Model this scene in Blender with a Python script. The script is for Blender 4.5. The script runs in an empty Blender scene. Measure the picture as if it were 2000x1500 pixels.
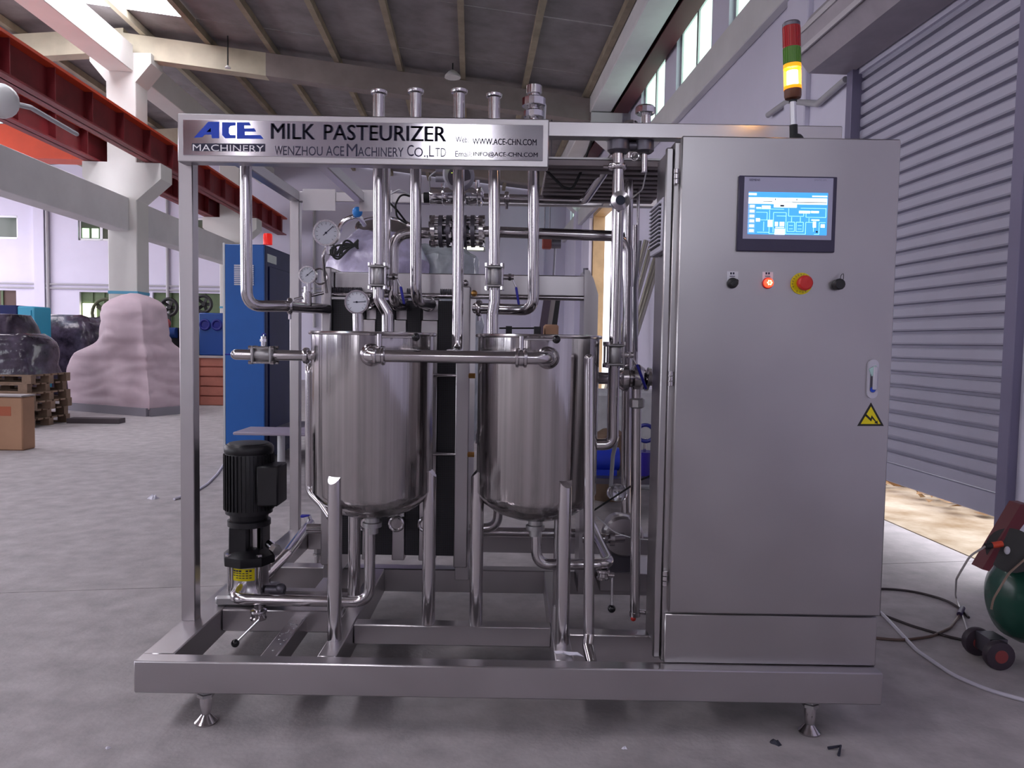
import bpy, bmesh, math, random
from mathutils import Vector, Matrix

random.seed(11)
S = bpy.context.scene
COL = S.collection
PI = math.pi

# ------------------------------------------------------------------ camera
F = 1500.0
CAMZ = 1.245
PITCH = math.atan(82 / F)
ROLL = 0.0165
O = Vector((0, 0, CAMZ))
FWD = Vector((0, math.cos(PITCH), -math.sin(PITCH)))
_u0 = Vector((0, math.sin(PITCH), math.cos(PITCH)))
_r0 = Vector((1, 0, 0))
RIGHT = _r0 * math.cos(ROLL) + _u0 * math.sin(ROLL)
UP = _u0 * math.cos(ROLL) - _r0 * math.sin(ROLL)
cam_data = bpy.data.cameras.new('camera')
cam_data.sensor_width = 36
cam_data.lens = F / 2000 * 36
cam_data.clip_start = 0.05
cam_data.clip_end = 300
cam = bpy.data.objects.new('camera', cam_data)
COL.objects.link(cam)
m = Matrix((RIGHT, UP, -FWD)).transposed().to_4x4()
m.translation = O
cam.matrix_world = m
S.camera = cam

# ------------------------------------------------------------------ world, exposure
world = bpy.data.worlds.new('overcast_sky')
S.world = world
world.use_nodes = True
bg = world.node_tree.nodes['Background']
bg.inputs[0].default_value = (0.93, 0.93, 1.0, 1)
bg.inputs[1].default_value = 2.6
S.view_settings.view_transform = 'Standard'
S.view_settings.look = 'None'
S.view_settings.gamma = 1
S.view_settings.use_curve_mapping = False
S.view_settings.exposure = 0.15
SKY_PANE = 9.5        # glow of roof lights, seen ones and unseen ones added for brightness
WIN_PANE = 5.0        # daylight coming through windows
LEFT_FILL = 4.6      # unseen tall panes added on the left to brighten the far wall
S.cycles.use_light_tree = False
S.cycles.max_bounces = 5
S.cycles.diffuse_bounces = 3
S.cycles.glossy_bounces = 3
S.cycles.transmission_bounces = 4
S.cycles.caustics_reflective = False
S.cycles.caustics_refractive = False
S.cycles.adaptive_threshold = 0.03
DAY = (0.95, 0.91, 1.0)

# building axes: the hall is turned a little against the machine
PHI = 0.0533
CP, SP = math.cos(PHI), math.sin(PHI)


def BL(u, v, z):
    return Vector((u * CP - v * SP, u * SP + v * CP, z))


def _ray(px, py):
    return FWD + RIGHT * ((px - 1000) / F) - UP * ((py - 750) / F)


def AT(px, py, Y):
    d = _ray(px, py)
    return O + d * (Y / d.y)


def ATZ(px, py, z=0.0):
    d = _ray(px, py)
    return O + d * ((z - O.z) / d.z)


def ATU(px, py, u):
    d = _ray(px, py)
    p = O + d * (u / (d.x * CP + d.y * SP))
    return Vector((u, -p.x * SP + p.y * CP, p.z))


def ATV(px, py, v):
    d = _ray(px, py)
    p = O + d * (v / (-d.x * SP + d.y * CP))
    return Vector((p.x * CP + p.y * SP, v, p.z))


# ------------------------------------------------------------------ materials
MATS = {}


def M(name, col, rough=0.5, metal=0.0, var=0.0, vscale=4.0, bump=0.0, bscale=40.0, stretch=(1, 1, 1),
      emit=None, estr=0.0, rvar=0.0, trans=0.0, alpha=1.0, spec=None, detail=4.0, col2=None, aniso=0.0):
    if name in MATS:
        return MATS[name]
    mat = bpy.data.materials.new(name)
    mat.use_nodes = True
    nt = mat.node_tree
    b = nt.nodes['Principled BSDF']
    b.inputs['Base Color'].default_value = (*col, 1)
    b.inputs['Roughness'].default_value = rough
    b.inputs['Metallic'].default_value = metal
    if aniso:
        b.inputs['Anisotropic'].default_value = aniso
    if spec is not None:
        b.inputs['Specular IOR Level'].default_value = spec
    if trans:
        b.inputs['Transmission Weight'].default_value = trans
    if alpha < 1:
        b.inputs['Alpha'].default_value = alpha
    if emit:
        b.inputs['Emission Color'].default_value = (*emit, 1)
        b.inputs['Emission Strength'].default_value = estr
    if var or bump or rvar:
        tc = nt.nodes.new('ShaderNodeTexCoord')
        mp = nt.nodes.new('ShaderNodeMapping')
        mp.inputs['Scale'].default_value = stretch
        nt.links.new(tc.outputs['Object'], mp.inputs['Vector'])
        if var or rvar:
            n = nt.nodes.new('ShaderNodeTexNoise')
            n.inputs['Scale'].default_value = vscale
            n.inputs['Detail'].default_value = detail
            n.inputs['Roughness'].default_value = 0.6
            nt.links.new(mp.outputs[0], n.inputs['Vector'])
            if var:
                r = nt.nodes.new('ShaderNodeValToRGB')
                r.color_ramp.elements[0].position = 0.3
                r.color_ramp.elements[1].position = 0.7
                lo = col2 if col2 else tuple(max(0, c * (1 - var)) for c in col)
                hi = col if col2 else tuple(min(1, c * (1 + var)) for c in col)
                r.color_ramp.elements[0].color = (*lo, 1)
                r.color_ramp.elements[1].color = (*hi, 1)
                nt.links.new(n.outputs['Fac'], r.inputs[0])
                nt.links.new(r.outputs[0], b.inputs['Base Color'])
            if rvar:
                mr = nt.nodes.new('ShaderNodeMapRange')
                mr.inputs['From Min'].default_value = 0.3
                mr.inputs['From Max'].default_value = 0.7
                mr.inputs['To Min'].default_value = max(0.02, rough - rvar)
                mr.inputs['To Max'].default_value = min(1, rough + rvar)
                nt.links.new(n.outputs['Fac'], mr.inputs['Value'])
                nt.links.new(mr.outputs[0], b.inputs['Roughness'])
        if bump:
            n2 = nt.nodes.new('ShaderNodeTexNoise')
            n2.inputs['Scale'].default_value = bscale
            n2.inputs['Detail'].default_value = 3
            nt.links.new(mp.outputs[0], n2.inputs['Vector'])
            bp = nt.nodes.new('ShaderNodeBump')
            bp.inputs['Strength'].default_value = bump
            bp.inputs['Distance'].default_value = 0.01
            nt.links.new(n2.outputs['Fac'], bp.inputs['Height'])
            nt.links.new(bp.outputs[0], b.inputs['Normal'])
    MATS[name] = mat
    return mat


STEEL = M('brushed_steel', (0.54, 0.51, 0.53), 0.30, 1.0, rvar=0.05, vscale=6, bump=0.02, bscale=120, stretch=(1, 1, 0.1))
FRAME = M('satin_steel_tube', (0.48, 0.455, 0.475), 0.32, 1.0, var=0.05, vscale=4, rvar=0.04, detail=2)
PIPE = M('polished_steel_pipe', (0.58, 0.55, 0.57), 0.17, 1.0, rvar=0.04, vscale=9)
TANKM = M('tank_steel', (0.50, 0.475, 0.48), 0.15, 1.0, var=0.20, rvar=0.05, vscale=34, detail=3, stretch=(1, 1, 0.012), bump=0.25, bscale=30)
CABM = M('cabinet_steel', (0.43, 0.41, 0.42), 0.32, 1.0, var=0.05, vscale=2.5, rvar=0.04, detail=2)
SIGNM = M('sign_steel', (0.66, 0.64, 0.68), 0.10, 1.0, rvar=0.02, vscale=3)
CAST = M('cast_steel', (0.42, 0.41, 0.42), 0.42, 1.0, bump=0.05, bscale=200)
CHROME = M('chrome', (0.75, 0.74, 0.77), 0.08, 1.0)
DARKST = M('dark_steel', (0.16, 0.15, 0.18), 0.4, 0.8)
BLACK = M('black_paint', (0.008, 0.007, 0.010), 0.42, var=0.2, vscale=20)
RUBBER = M('black_rubber', (0.012, 0.012, 0.014), 0.6)
BALLM = M('black_plastic_ball', (0.01, 0.009, 0.012), 0.25)
BLUEH = M('blue_grip', (0.02, 0.02, 0.35), 0.45)
WHITEP = M('white_plastic', (0.75, 0.74, 0.8), 0.4)
GREYP = M('light_grey_plastic', (0.55, 0.53, 0.62), 0.5)
DIAL = M('gauge_dial', (0.78, 0.79, 0.88), 0.3)
REDP = M('red_plastic', (0.62, 0.02, 0.015), 0.35)
YELL = M('yellow_label', (0.80, 0.66, 0.0), 0.5)
BRASS = M('brass', (0.55, 0.30, 0.10), 0.35, 1.0)
INK = M('dark_ink', (0.018, 0.016, 0.05), 0.5)
BLUEINK = M('blue_ink', (0.012, 0.07, 0.62), 0.45)

# ------------------------------------------------------------------ mesh builder
LOC = {}


def _basis(a):
    a = Vector(a).normalized()
    t = Vector((0, 0, 1)) if abs(a.z) < 0.9 else Vector((1, 0, 0))
    x = a.cross(t).normalized()
    return x, a.cross(x).normalized(), a


def fillet(pts, bend, seg=6):
    pts = [Vector(p) for p in pts]
    out = [pts[0]]
    for i in range(1, len(pts) - 1):
        a, b, c = pts[i - 1], pts[i], pts[i + 1]
        d1, d2 = (a - b), (c - b)
        l1, l2 = d1.length, d2.length
        if l1 < 1e-6 or l2 < 1e-6:
            continue
        d1 /= l1
        d2 /= l2
        ang = d1.angle(d2)
        if ang > 3.05:
            out.append(b)
            continue
        t = min(bend / math.tan(ang / 2), l1 * 0.49, l2 * 0.49)
        p, q = b + d1 * t, b + d2 * t
        for k in range(seg + 1):
            s = k / seg
            out.append(p * (1 - s) ** 2 + b * 2 * s * (1 - s) + q * s * s)
    out.append(pts[-1])
    return out


class MB:
    def __init__(s, xf=None):
        s.v, s.f, s.xf = [], [], xf

    def add(s, vs, fs):
        o = len(s.v)
        s.v += [s.xf(*p) if s.xf else Vector(p) for p in vs]
        s.f += [tuple(i + o for i in f) for f in fs]
        return s

    def box(s, a, b, bev=0.0):
        x0, x1 = sorted((a[0], b[0])); y0, y1 = sorted((a[1], b[1])); z0, z1 = sorted((a[2], b[2]))
        c = Vector(((x0 + x1) / 2, (y0 + y1) / 2, (z0 + z1) / 2))
        return s.obox(c, ((x1 - x0) / 2, (y1 - y0) / 2, (z1 - z0) / 2), bev=bev)

    def obox(s, c, h, ax=None, bev=0.0):
        c = Vector(c)
        X, Y, Z = [Vector(a).normalized() for a in ax] if ax else (Vector((1, 0, 0)), Vector((0, 1, 0)), Vector((0, 0, 1)))
        if bev <= 0 or min(h) <= bev * 1.01:
            vs = [c + X * (h[0] * i) + Y * (h[1] * j) + Z * (h[2] * k) for i in (-1, 1) for j in (-1, 1) for k in (-1, 1)]
            return s.add(vs, [(0, 1, 3, 2), (4, 6, 7, 5), (0, 4, 5, 1), (2, 3, 7, 6), (0, 2, 6, 4), (1, 5, 7, 3)])
        vs, idx, fs = [], {}, []
        for i in (-1, 1):
            for j in (-1, 1):
                for k in (-1, 1):
                    for a in range(3):
                        d = [h[0] - bev, h[1] - bev, h[2] - bev]
                        d[a] = h[a]
                        idx[(i, j, k, a)] = len(vs)
                        vs.append(c + X * (d[0] * i) + Y * (d[1] * j) + Z * (d[2] * k))
        I = lambda i, j, k, a: idx[(i, j, k, a)]
        for q in (-1, 1):
            fs.append((I(q, -1, -1, 0), I(q, 1, -1, 0), I(q, 1, 1, 0), I(q, -1, 1, 0)))
            fs.append((I(-1, q, -1, 1), I(1, q, -1, 1), I(1, q, 1, 1), I(-1, q, 1, 1)))
            fs.append((I(-1, -1, q, 2), I(1, -1, q, 2), I(1, 1, q, 2), I(-1, 1, q, 2)))
        for i in (-1, 1):
            for j in (-1, 1):
                fs.append((I(i, j, -1, 0), I(i, j, 1, 0), I(i, j, 1, 1), I(i, j, -1, 1)))
                fs.append((I(i, -1, j, 0), I(i, 1, j, 0), I(i, 1, j, 2), I(i, -1, j, 2)))
                fs.append((I(-1, i, j, 1), I(1, i, j, 1), I(1, i, j, 2), I(-1, i, j, 2)))
                for k in (-1, 1):
                    fs.append((I(i, j, k, 0), I(i, j, k, 1), I(i, j, k, 2)))
        return s.add(vs, fs)

    def cyl(s, p0, p1, r0, r1=None, n=20, caps=True):
        r1 = r0 if r1 is None else r1
        p0, p1 = Vector(p0), Vector(p1)
        x, y, _ = _basis(p1 - p0)
        vs = []
        for p, r in ((p0, r0), (p1, r1)):
            vs += [p + (x * math.cos(2 * PI * i / n) + y * math.sin(2 * PI * i / n)) * r for i in range(n)]
        fs = [(i, (i + 1) % n, n + (i + 1) % n, n + i) for i in range(n)]
        if caps:
            fs += [tuple(range(n))[::-1], tuple(range(n, 2 * n))]
        return s.add(vs, fs)

    def lathe(s, p, axis, prof, n=28, caps=True):
        p = Vector(p)
        x, y, a = _basis(axis)
        vs, fs = [], []
        for r, h in prof:
            vs += [p + a * h + (x * math.cos(2 * PI * i / n) + y * math.sin(2 * PI * i / n)) * max(r, 1e-5) for i in range(n)]
        for k in range(len(prof) - 1):
            for i in range(n):
                j = (i + 1) % n
                fs.append((k * n + i, k * n + j, (k + 1) * n + j, (k + 1) * n + i))
        if caps:
            fs += [tuple(range(n))[::-1], tuple(range((len(prof) - 1) * n, len(prof) * n))]
        return s.add(vs, fs)

    def tube(s, pts, r, n=16, bend=0.0, caps=True, seg=6, r1=None):
        pts = fillet(pts, bend, seg) if bend else [Vector(p) for p in pts]
        if s.xf:
            pts = [s.xf(*p) for p in pts]
        q = [pts[0]]
        for p in pts[1:]:
            if (p - q[-1]).length > 1e-5:
                q.append(p)
        pts = q
        x, y, _ = _basis(pts[1] - pts[0])
        vs, fs = [], []
        m_ = len(pts)
        for i, p in enumerate(pts):
            t = (pts[min(i + 1, m_ - 1)] - pts[max(i - 1, 0)]).normalized()
            x = (x - t * x.dot(t)).normalized()
            y = t.cross(x)
            rr = r if r1 is None else r + (r1 - r) * i / (m_ - 1)
            vs += [p + (x * math.cos(2 * PI * k / n) + y * math.sin(2 * PI * k / n)) * rr for k in range(n)]
        for i in range(m_ - 1):
            for k in range(n):
                j = (k + 1) % n
                fs.append((i * n + k, i * n + j, (i + 1) * n + j, (i + 1) * n + k))
        if caps:
            fs += [tuple(range(n))[::-1], tuple(range((m_ - 1) * n, m_ * n))]
        xf, s.xf = s.xf, None
        s.add(vs, fs)
        s.xf = xf
        return s

    def sph(s, c, r, n=16, k=10, sc=(1, 1, 1)):
        c = Vector(c)
        vs = [c + Vector((0, 0, r * sc[2]))]
        for j in range(1, k):
            t = PI * j / k
            vs += [c + Vector((r * sc[0] * math.sin(t) * math.cos(2 * PI * i / n), r * sc[1] * math.sin(t) * math.sin(2 * PI * i / n), r * sc[2] * math.cos(t))) for i in range(n)]
        vs.append(c - Vector((0, 0, r * sc[2])))
        fs = [(0, 1 + i, 1 + (i + 1) % n) for i in range(n)]
        for j in range(k - 2):
            for i in range(n):
                a, b = 1 + j * n + i, 1 + j * n + (i + 1) % n
                fs.append((a, a + n, b + n, b))
        L = len(vs) - 1
        fs += [(L, 1 + (k - 2) * n + (i + 1) % n, 1 + (k - 2) * n + i) for i in range(n)]
        return s.add(vs, fs)

    def torus(s, c, axis, R, r, n=28, k=8):
        c = Vector(c)
        x, y, a = _basis(axis)
        vs, fs = [], []
        for i in range(n):
            d = x * math.cos(2 * PI * i / n) + y * math.sin(2 * PI * i / n)
            vs += [c + d * (R + r * math.cos(2 * PI * j / k)) + a * (r * math.sin(2 * PI * j / k)) for j in range(k)]
        for i in range(n):
            for j in range(k):
                fs.append((i * k + j, ((i + 1) % n) * k + j, ((i + 1) % n) * k + (j + 1) % k, i * k + (j + 1) % k))
        return s.add(vs, fs)

    def prism(s, poly, d):
        poly = [Vector(p) for p in poly]
        d = Vector(d)
        n = len(poly)
        vs = poly + [p + d for p in poly]
        fs = [tuple(range(n))[::-1], tuple(range(n, 2 * n))] + [(i, (i + 1) % n, n + (i + 1) % n, n + i) for i in range(n)]
        return s.add(vs, fs)

    def build(s, name, mat, parent=None, smooth=True, kind=None, label=None, sharp=38):
        me = bpy.data.meshes.new(name)
        if parent is not None:
            L = LOC[parent.name]
        else:
            zs = [v.z for v in s.v]; xs = [v.x for v in s.v]; ys = [v.y for v in s.v]
            L = Vector(((min(xs) + max(xs)) / 2, (min(ys) + max(ys)) / 2, min(zs)))
        me.from_pydata([v - L for v in s.v], [], s.f)
        bm = bmesh.new()
        bm.from_mesh(me)
        bmesh.ops.recalc_face_normals(bm, faces=bm.faces)
        bm.to_mesh(me)
        bm.free()
        if smooth:
            me.polygons.foreach_set('use_smooth', [True] * len(me.polygons))
            me.set_sharp_from_angle(angle=math.radians(sharp))
        me.materials.append(mat)
        o = bpy.data.objects.new(name, me)
        COL.objects.link(o)
        if parent is not None:
            o.parent = parent
        else:
            o.location = L
        LOC[o.name] = L
        if kind:
            o['kind'] = kind
        if label:
            o['label'] = label
        return o


def tag(o, label=None, cat=None, group=None, kind=None):
    if label:
        o['label'] = label
    if cat:
        o['category'] = cat
    if group:
        o['group'] = group
    if kind:
        o['kind'] = kind
    return o


def thing(name, label, cat, loc, group=None):
    o = bpy.data.objects.new(name, None)
    o.empty_display_size = 0.2
    COL.objects.link(o)
    o.location = loc
    LOC[o.name] = Vector(loc)
    return tag(o, label, cat, group)


def text(name, body, p, xdir, zdir, w, h, mat, parent, depth=0.0006, bold=0.0, spacing=1.0):
    """Flat lettering: lower left corner p, width w along xdir, height h along zdir."""
    cu = bpy.data.curves.new('lettering', 'FONT')
    cu.body = body
    cu.size = 1.0
    cu.space_character = spacing
    cu.resolution_u = 3
    ob = bpy.data.objects.new('lettering', cu)
    COL.objects.link(ob)
    bpy.context.view_layer.update()
    dg = bpy.context.evaluated_depsgraph_get()
    ev = ob.evaluated_get(dg)
    me = ev.to_mesh()
    vs = [v.co.copy() for v in me.vertices]
    fs = [tuple(q.vertices) for q in me.polygons]
    ev.to_mesh_clear()
    bpy.data.objects.remove(ob)
    bpy.data.curves.remove(cu)
    x0 = min(v.x for v in vs); x1 = max(v.x for v in vs)
    y0 = min(v.y for v in vs); y1 = max(v.y for v in vs)
    X, Z = Vector(xdir).normalized(), Vector(zdir).normalized()
    N = X.cross(Z)
    mb = MB()
    for sx in ((-bold, 0, bold) if bold else (0,)):
        mb.add([Vector(p) + X * (sx * h + (v.x - x0) / (x1 - x0) * w) + Z * ((v.y - y0) / (y1 - y0) * h) + N * (depth + abs(sx) * 0.001) for v in vs], fs)
    return mb.build(name, mat, parent, smooth=False)
# ================================================================== the hall
WALLM = M('white_plaster', (0.74, 0.715, 0.86), 0.8, var=0.05, vscale=0.6, bump=0.05, bscale=30)
CONC = M('painted_concrete', (0.74, 0.73, 0.74), 0.75, var=0.07, vscale=1.2, bump=0.05, bscale=25)
CREAM = M('cream_girder', (0.50, 0.46, 0.35), 0.7, var=0.18, vscale=1.5)
ROOFM = M('fibre_roof_sheet', (0.235, 0.215, 0.22), 0.85, var=0.2, vscale=2.5, bump=0.1, bscale=12)
PURL = M('ochre_purlin', (0.30, 0.25, 0.18), 0.75, var=0.2, vscale=3)
SKYL = M('roof_light', (0.85, 0.9, 0.95), 0.6, emit=DAY, estr=SKY_PANE)
SKYL2 = M('cyan_roof_light', (0.6, 0.8, 0.9), 0.6, emit=(0.50, 0.82, 1.0), estr=SKY_PANE * 0.16)
PANE = M('daylit_window_pane', (0.7, 0.85, 0.82), 0.2, emit=(0.90, 0.92, 1.0), estr=WIN_PANE)
RPANE = M('pale_green_window_pane', (0.6, 0.8, 0.7), 0.2, emit=(0.72, 1.0, 0.86), estr=1.5)
GREENP = M('green_glass_pane', (0.07, 0.09, 0.07), 0.12, emit=(0.25, 0.5, 0.3), estr=0.03)
LITPANE = M('sunlit_green_pane', (0.5, 0.7, 0.4), 0.3, emit=(0.6, 1.0, 0.55), estr=2.0)
ALU = M('aluminium_frame', (0.55, 0.56, 0.58), 0.4, 0.7)
FLOORM = M('concrete_floor', (0.47, 0.43, 0.44), 0.75, var=0.22, vscale=7.0, bump=0.15, bscale=60, rvar=0.10, detail=9)
JOINT = M('floor_joint', (0.05, 0.045, 0.05), 0.9)
SHUT = M('shutter_slat', (0.47, 0.455, 0.56), 0.5, 0.15, var=0.06, vscale=2)
SHUTD = M('shutter_guide', (0.22, 0.20, 0.30), 0.5, 0.3)
CRANE = M('red_crane_paint', (0.20, 0.016, 0.022), 0.55, var=0.25, vscale=2)
CRANEO = M('orange_crane_paint', (0.62, 0.06, 0.015), 0.5, var=0.1, vscale=2)
GREYPIPE = M('grey_conduit', (0.45, 0.44, 0.47), 0.5)
OUTG = M('yard_concrete', (0.62, 0.53, 0.40), 0.9, var=0.6, vscale=3.0, detail=7, col2=(0.30, 0.20, 0.10))

UW = 2.81            # right wall
UL = -16.0           # left wall
VF, VN = 23.5, -9.0  # far wall, near wall (behind the camera)
UC = -6.15           # row of columns


def zroof(u):
    return 6.03 - 0.104 * u if u > -6.94 else 6.752 + 0.104 * (u + 6.94)


def wall_cells(mb, a0, a1, z0, z1, holes, put):
    A = sorted({a0, a1, *[h[0] for h in holes], *[h[1] for h in holes]})
    Z = sorted({z0, z1, *[h[2] for h in holes], *[h[3] for h in holes]})
    A = [a for a in A if a0 <= a <= a1]
    Z = [z for z in Z if z0 <= z <= z1]
    for i in range(len(A) - 1):
        for k in range(len(Z) - 1):
            ca, cz = (A[i] + A[i + 1]) / 2, (Z[k] + Z[k + 1]) / 2
            if any(h[0] < ca < h[1] and h[2] < cz < h[3] for h in holes):
                continue
            put(A[i], A[i + 1], Z[k], Z[k + 1])


# floor: slabs with open joints over a dark bed
mb = MB(BL)
mb.box((UL - 1, VN - 1, -0.30), (UW + 0.25, VF + 1, -0.03))
floor = mb.build('floor', JOINT, smooth=False, kind='structure')
FU = [UL, -11.2, -6.4, UW + 0.2]
FV = [VN, -2.6, None, 10.3, 16.8, VF]


def fseam(v, u):
    return 3.77 + 0.108 * (u + 2.1) if v is None else v


for i in range(len(FU) - 1):
    for k in range(len(FV) - 1):
        g = 0.004
        a, b = FU[i] + g, FU[i + 1] - g
        q = [(a, fseam(FV[k], a) + g), (b, fseam(FV[k], b) + g), (b, fseam(FV[k + 1], b) - g), (a, fseam(FV[k + 1], a) - g)]
        MB(BL).add([(x, y, -0.03) for x, y in q] + [(x, y, 0.0) for x, y in q], [(0, 1, 2, 3), (4, 5, 6, 7), (0, 1, 5, 4), (1, 2, 6, 5), (2, 3, 7, 6), (3, 0, 4, 7)]).build('slab', FLOORM, floor, smooth=False)
# yard outside the doors
yard = MB(BL).box((UW + 0.26, -10, -0.30), (UW + 14, VF + 4, -0.02)).build('yard_ground', OUTG, smooth=False, kind='structure')

# right wall with shutter doorway, far doorway and high windows
SH0, SH1, SHZ = 3.83, 5.66, 3.25
D0, D1, DZ = 14.9, 17.9, 4.25
WIN_R = [(-6.5, -4.6), (-3.2, -1.3), (0.6, 2.2), (7.0, 8.62), (9.25, 10.85), (11.5, 13.1), (18.6, 20.0), (20.8, 22.4)]
WZ0, WZ1 = 4.72, 5.62
holes = [(SH0, SH1, -1, SHZ), (D0, D1, -1, DZ)] + [(a, b, WZ0, WZ1) for a, b in WIN_R]
mb = MB(BL)
wall_cells(mb, VN, VF, -0.05, 5.72, holes, lambda a, b, c, d: mb.box((UW, a, c), (UW + 0.24, b, d)))
wall_right = mb.build('wall_right', WALLM, smooth=False, kind='structure')
n_win = 0
for a, b in WIN_R:
    n_win += 1
    mb = MB(BL)
    for (c, d, e, f) in ((a, b, WZ0, WZ0 + 0.06), (a, b, WZ1 - 0.06, WZ1), (a, a + 0.06, WZ0, WZ1), (b - 0.06, b, WZ0, WZ1), ((a + b) / 2 - 0.035, (a + b) / 2 + 0.035, WZ0, WZ1)):
        mb.box((UW + 0.06, c, e), (UW + 0.13, d, f))
    w = mb.build(f'window_{n_win}', ALU, smooth=False, kind='structure')
    for (c, d) in ((a + 0.06, (a + b) / 2 - 0.035), ((a + b) / 2 + 0.035, b - 0.06)):
        MB(BL).box((UW + 0.085, c, WZ0 + 0.06), (UW + 0.10, d, WZ1 - 0.06)).build('pane', RPANE if a > 5 else PANE, w, smooth=False)
# concrete band and pilasters on the right wall
mb = MB(BL)
mb.box((UW - 0.10, VN, 4.30), (UW, VF, 4.68), 0.01)
tag(mb.build('trim_1', CONC, wall_right, smooth=False))
for v in (6.65, 14.2, 20.2, 1.6):
    MB(BL).box((UW - (0.05 if v == 6.65 else 0.16), v - 0.22, 0), (UW + 0.01, v + 0.22, 5.7), 0.01).build('pilaster', WALLM, wall_right, smooth=False)

# concrete crane beam and red rail along the right wall
o = MB(BL).box((2.08, VN, 5.42), (2.46, VF, 5.80), 0.015).build('crane_beam', CONC, smooth=False)
tag(o, 'long grey concrete beam running along under the roof beside the right wall', 'beam', kind='structure')
o = thing('crane_rail_beam', 'dark red steel crane rail beam between the right wall windows and concrete beam', 'crane rail', BL(2.62, 8, 5.40))
for v0, v1 in ((VN, 7.0), (7.02, 14.18), (14.2, 20.2)):
    mb = MB(BL)
    mb.box((2.50, v0, 5.66), (2.76, v1, 5.68)).box((2.50, v0, 5.40), (2.76, v1, 5.42)).box((2.62, v0, 5.42), (2.64, v1, 5.66))
    mb.build('girder', M('maroon_crane_paint', (0.085, 0.012, 0.018), 0.6), o, smooth=False)
for v in (14.2, 20.2):
    mb = MB()
    mb.prism([BL(2.10, v - 0.22, 5.40), BL(2.81, v - 0.22, 5.40), BL(2.81, v - 0.22, 4.65), BL(2.66, v - 0.22, 4.65), BL(2.10, v - 0.22, 5.12)], BL(0, 0.44, 0))
    mb.build('corbel', CONC, wall_right, smooth=False)

# roller shutter
SHB = 0.335
root = MB(BL).box((UW + 0.05, SH0 + 0.03, SHB), (UW + 0.085, SH1 - 0.03, SHB + 0.13), 0.006).build('door_1', SHUT, kind='structure', smooth=False)
tag(root, 'grey slatted roller shutter door pulled down almost to the floor')
pitch = 0.0885
slat = None
k = 0
z = SHB + 0.135
while z < SHZ + 0.25:
    if slat is None:
        mb = MB(BL)
        y0, y1 = SH0 + 0.03, SH1 - 0.03
        prof = [(UW + 0.062, 0.0), (UW + 0.030, 0.006), (UW + 0.024, 0.016), (UW + 0.024, 0.062), (UW + 0.030, 0.070), (UW + 0.062, 0.073), (UW + 0.062, 0.0885), (UW + 0.075, 0.0885), (UW + 0.075, 0.0)]
        n = len(prof)
        mb.add([(u, y0, z + h) for u, h in prof] + [(u, y1, z + h) for u, h in prof],
               [tuple(range(n)), tuple(range(n, 2 * n))] + [(i, (i + 1) % n, n + (i + 1) % n, n + i) for i in range(n)])
        slat = mb.build('slat', SHUT, root, smooth=False)
    else:
        c = slat.copy()
        COL.objects.link(c)
        c.location.z = k * pitch
    k += 1
    z += pitch
for v in (SH0, SH1):
    MB(BL).box((UW - 0.05, v - 0.05, 0), (UW + 0.12, v + 0.035, SHZ + 0.05), 0.004).build('shutter_guide', SHUTD, root, smooth=False)
# shutter box
mb = MB()
c0, v0, v1 = 0.43, 1.4, 5.72
oct_ = [(UW - 0.02, 3.28), (UW - 0.33, 3.28), (UW - c0, 3.40), (UW - c0, 3.55), (UW - 0.33, 3.70), (UW - 0.02, 3.70)]
mb.prism([BL(u, v1, zz) for u, zz in oct_], BL(0, v0 - v1, 0))
o = mb.build('trim_2', M('shutter_box_sheet', (0.40, 0.36, 0.40), 0.55, var=0.1), smooth=False, kind='structure')
tag(o, 'octagonal sheet metal box housing the rolled up shutter')
for zz in (3.40, 3.55):
    MB(BL).box((UW - c0 - 0.012, v0, zz - 0.02), (UW - c0, v1, zz + 0.02)).build('edge_strip', M('box_strip', (0.55, 0.52, 0.55), 0.5), o, smooth=False)

# far doorway standing open
mb = MB(BL)
for (a, b, c, d) in ((D0, D0 + 0.08, 0, DZ), (D1 - 0.08, D1, 0, DZ), (D0, D1, DZ - 0.08, DZ)):
    mb.box((UW - 0.03, a, c), (UW + 0.24, b, d))
o = mb.build('door_2', M('door_wood', (0.45, 0.30, 0.16), 0.6, var=0.15, vscale=3), smooth=False, kind='structure')
MB(BL).box((UW - 0.12, D1 - 0.02, 0.02), (UW - 0.04, D1 + 1.0, DZ - 0.1), 0.008).build('door_leaf', WALLM, o, smooth=False)

# conduit on the right wall
p = [ATU(1500, 225, UW - 0.04), ATU(1540, 197, UW - 0.04), ATU(1597, 203, UW - 0.04), ATU(1652, 155, UW - 0.04)]
o = MB().tube([BL(*q) for q in p], 0.026, bend=0.05).build('wall_conduit', GREYPIPE)
tag(o, 'thin bent grey conduit on the white wall behind the signal tower', 'conduit')

# far wall
def farrect(x0, y0, x1, y1):
    a, b = ATV(x0, y0, VF), ATV(x1, y1, VF)
    return (a.x, b.x, min(a.z, b.z), max(a.z, b.z))


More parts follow.
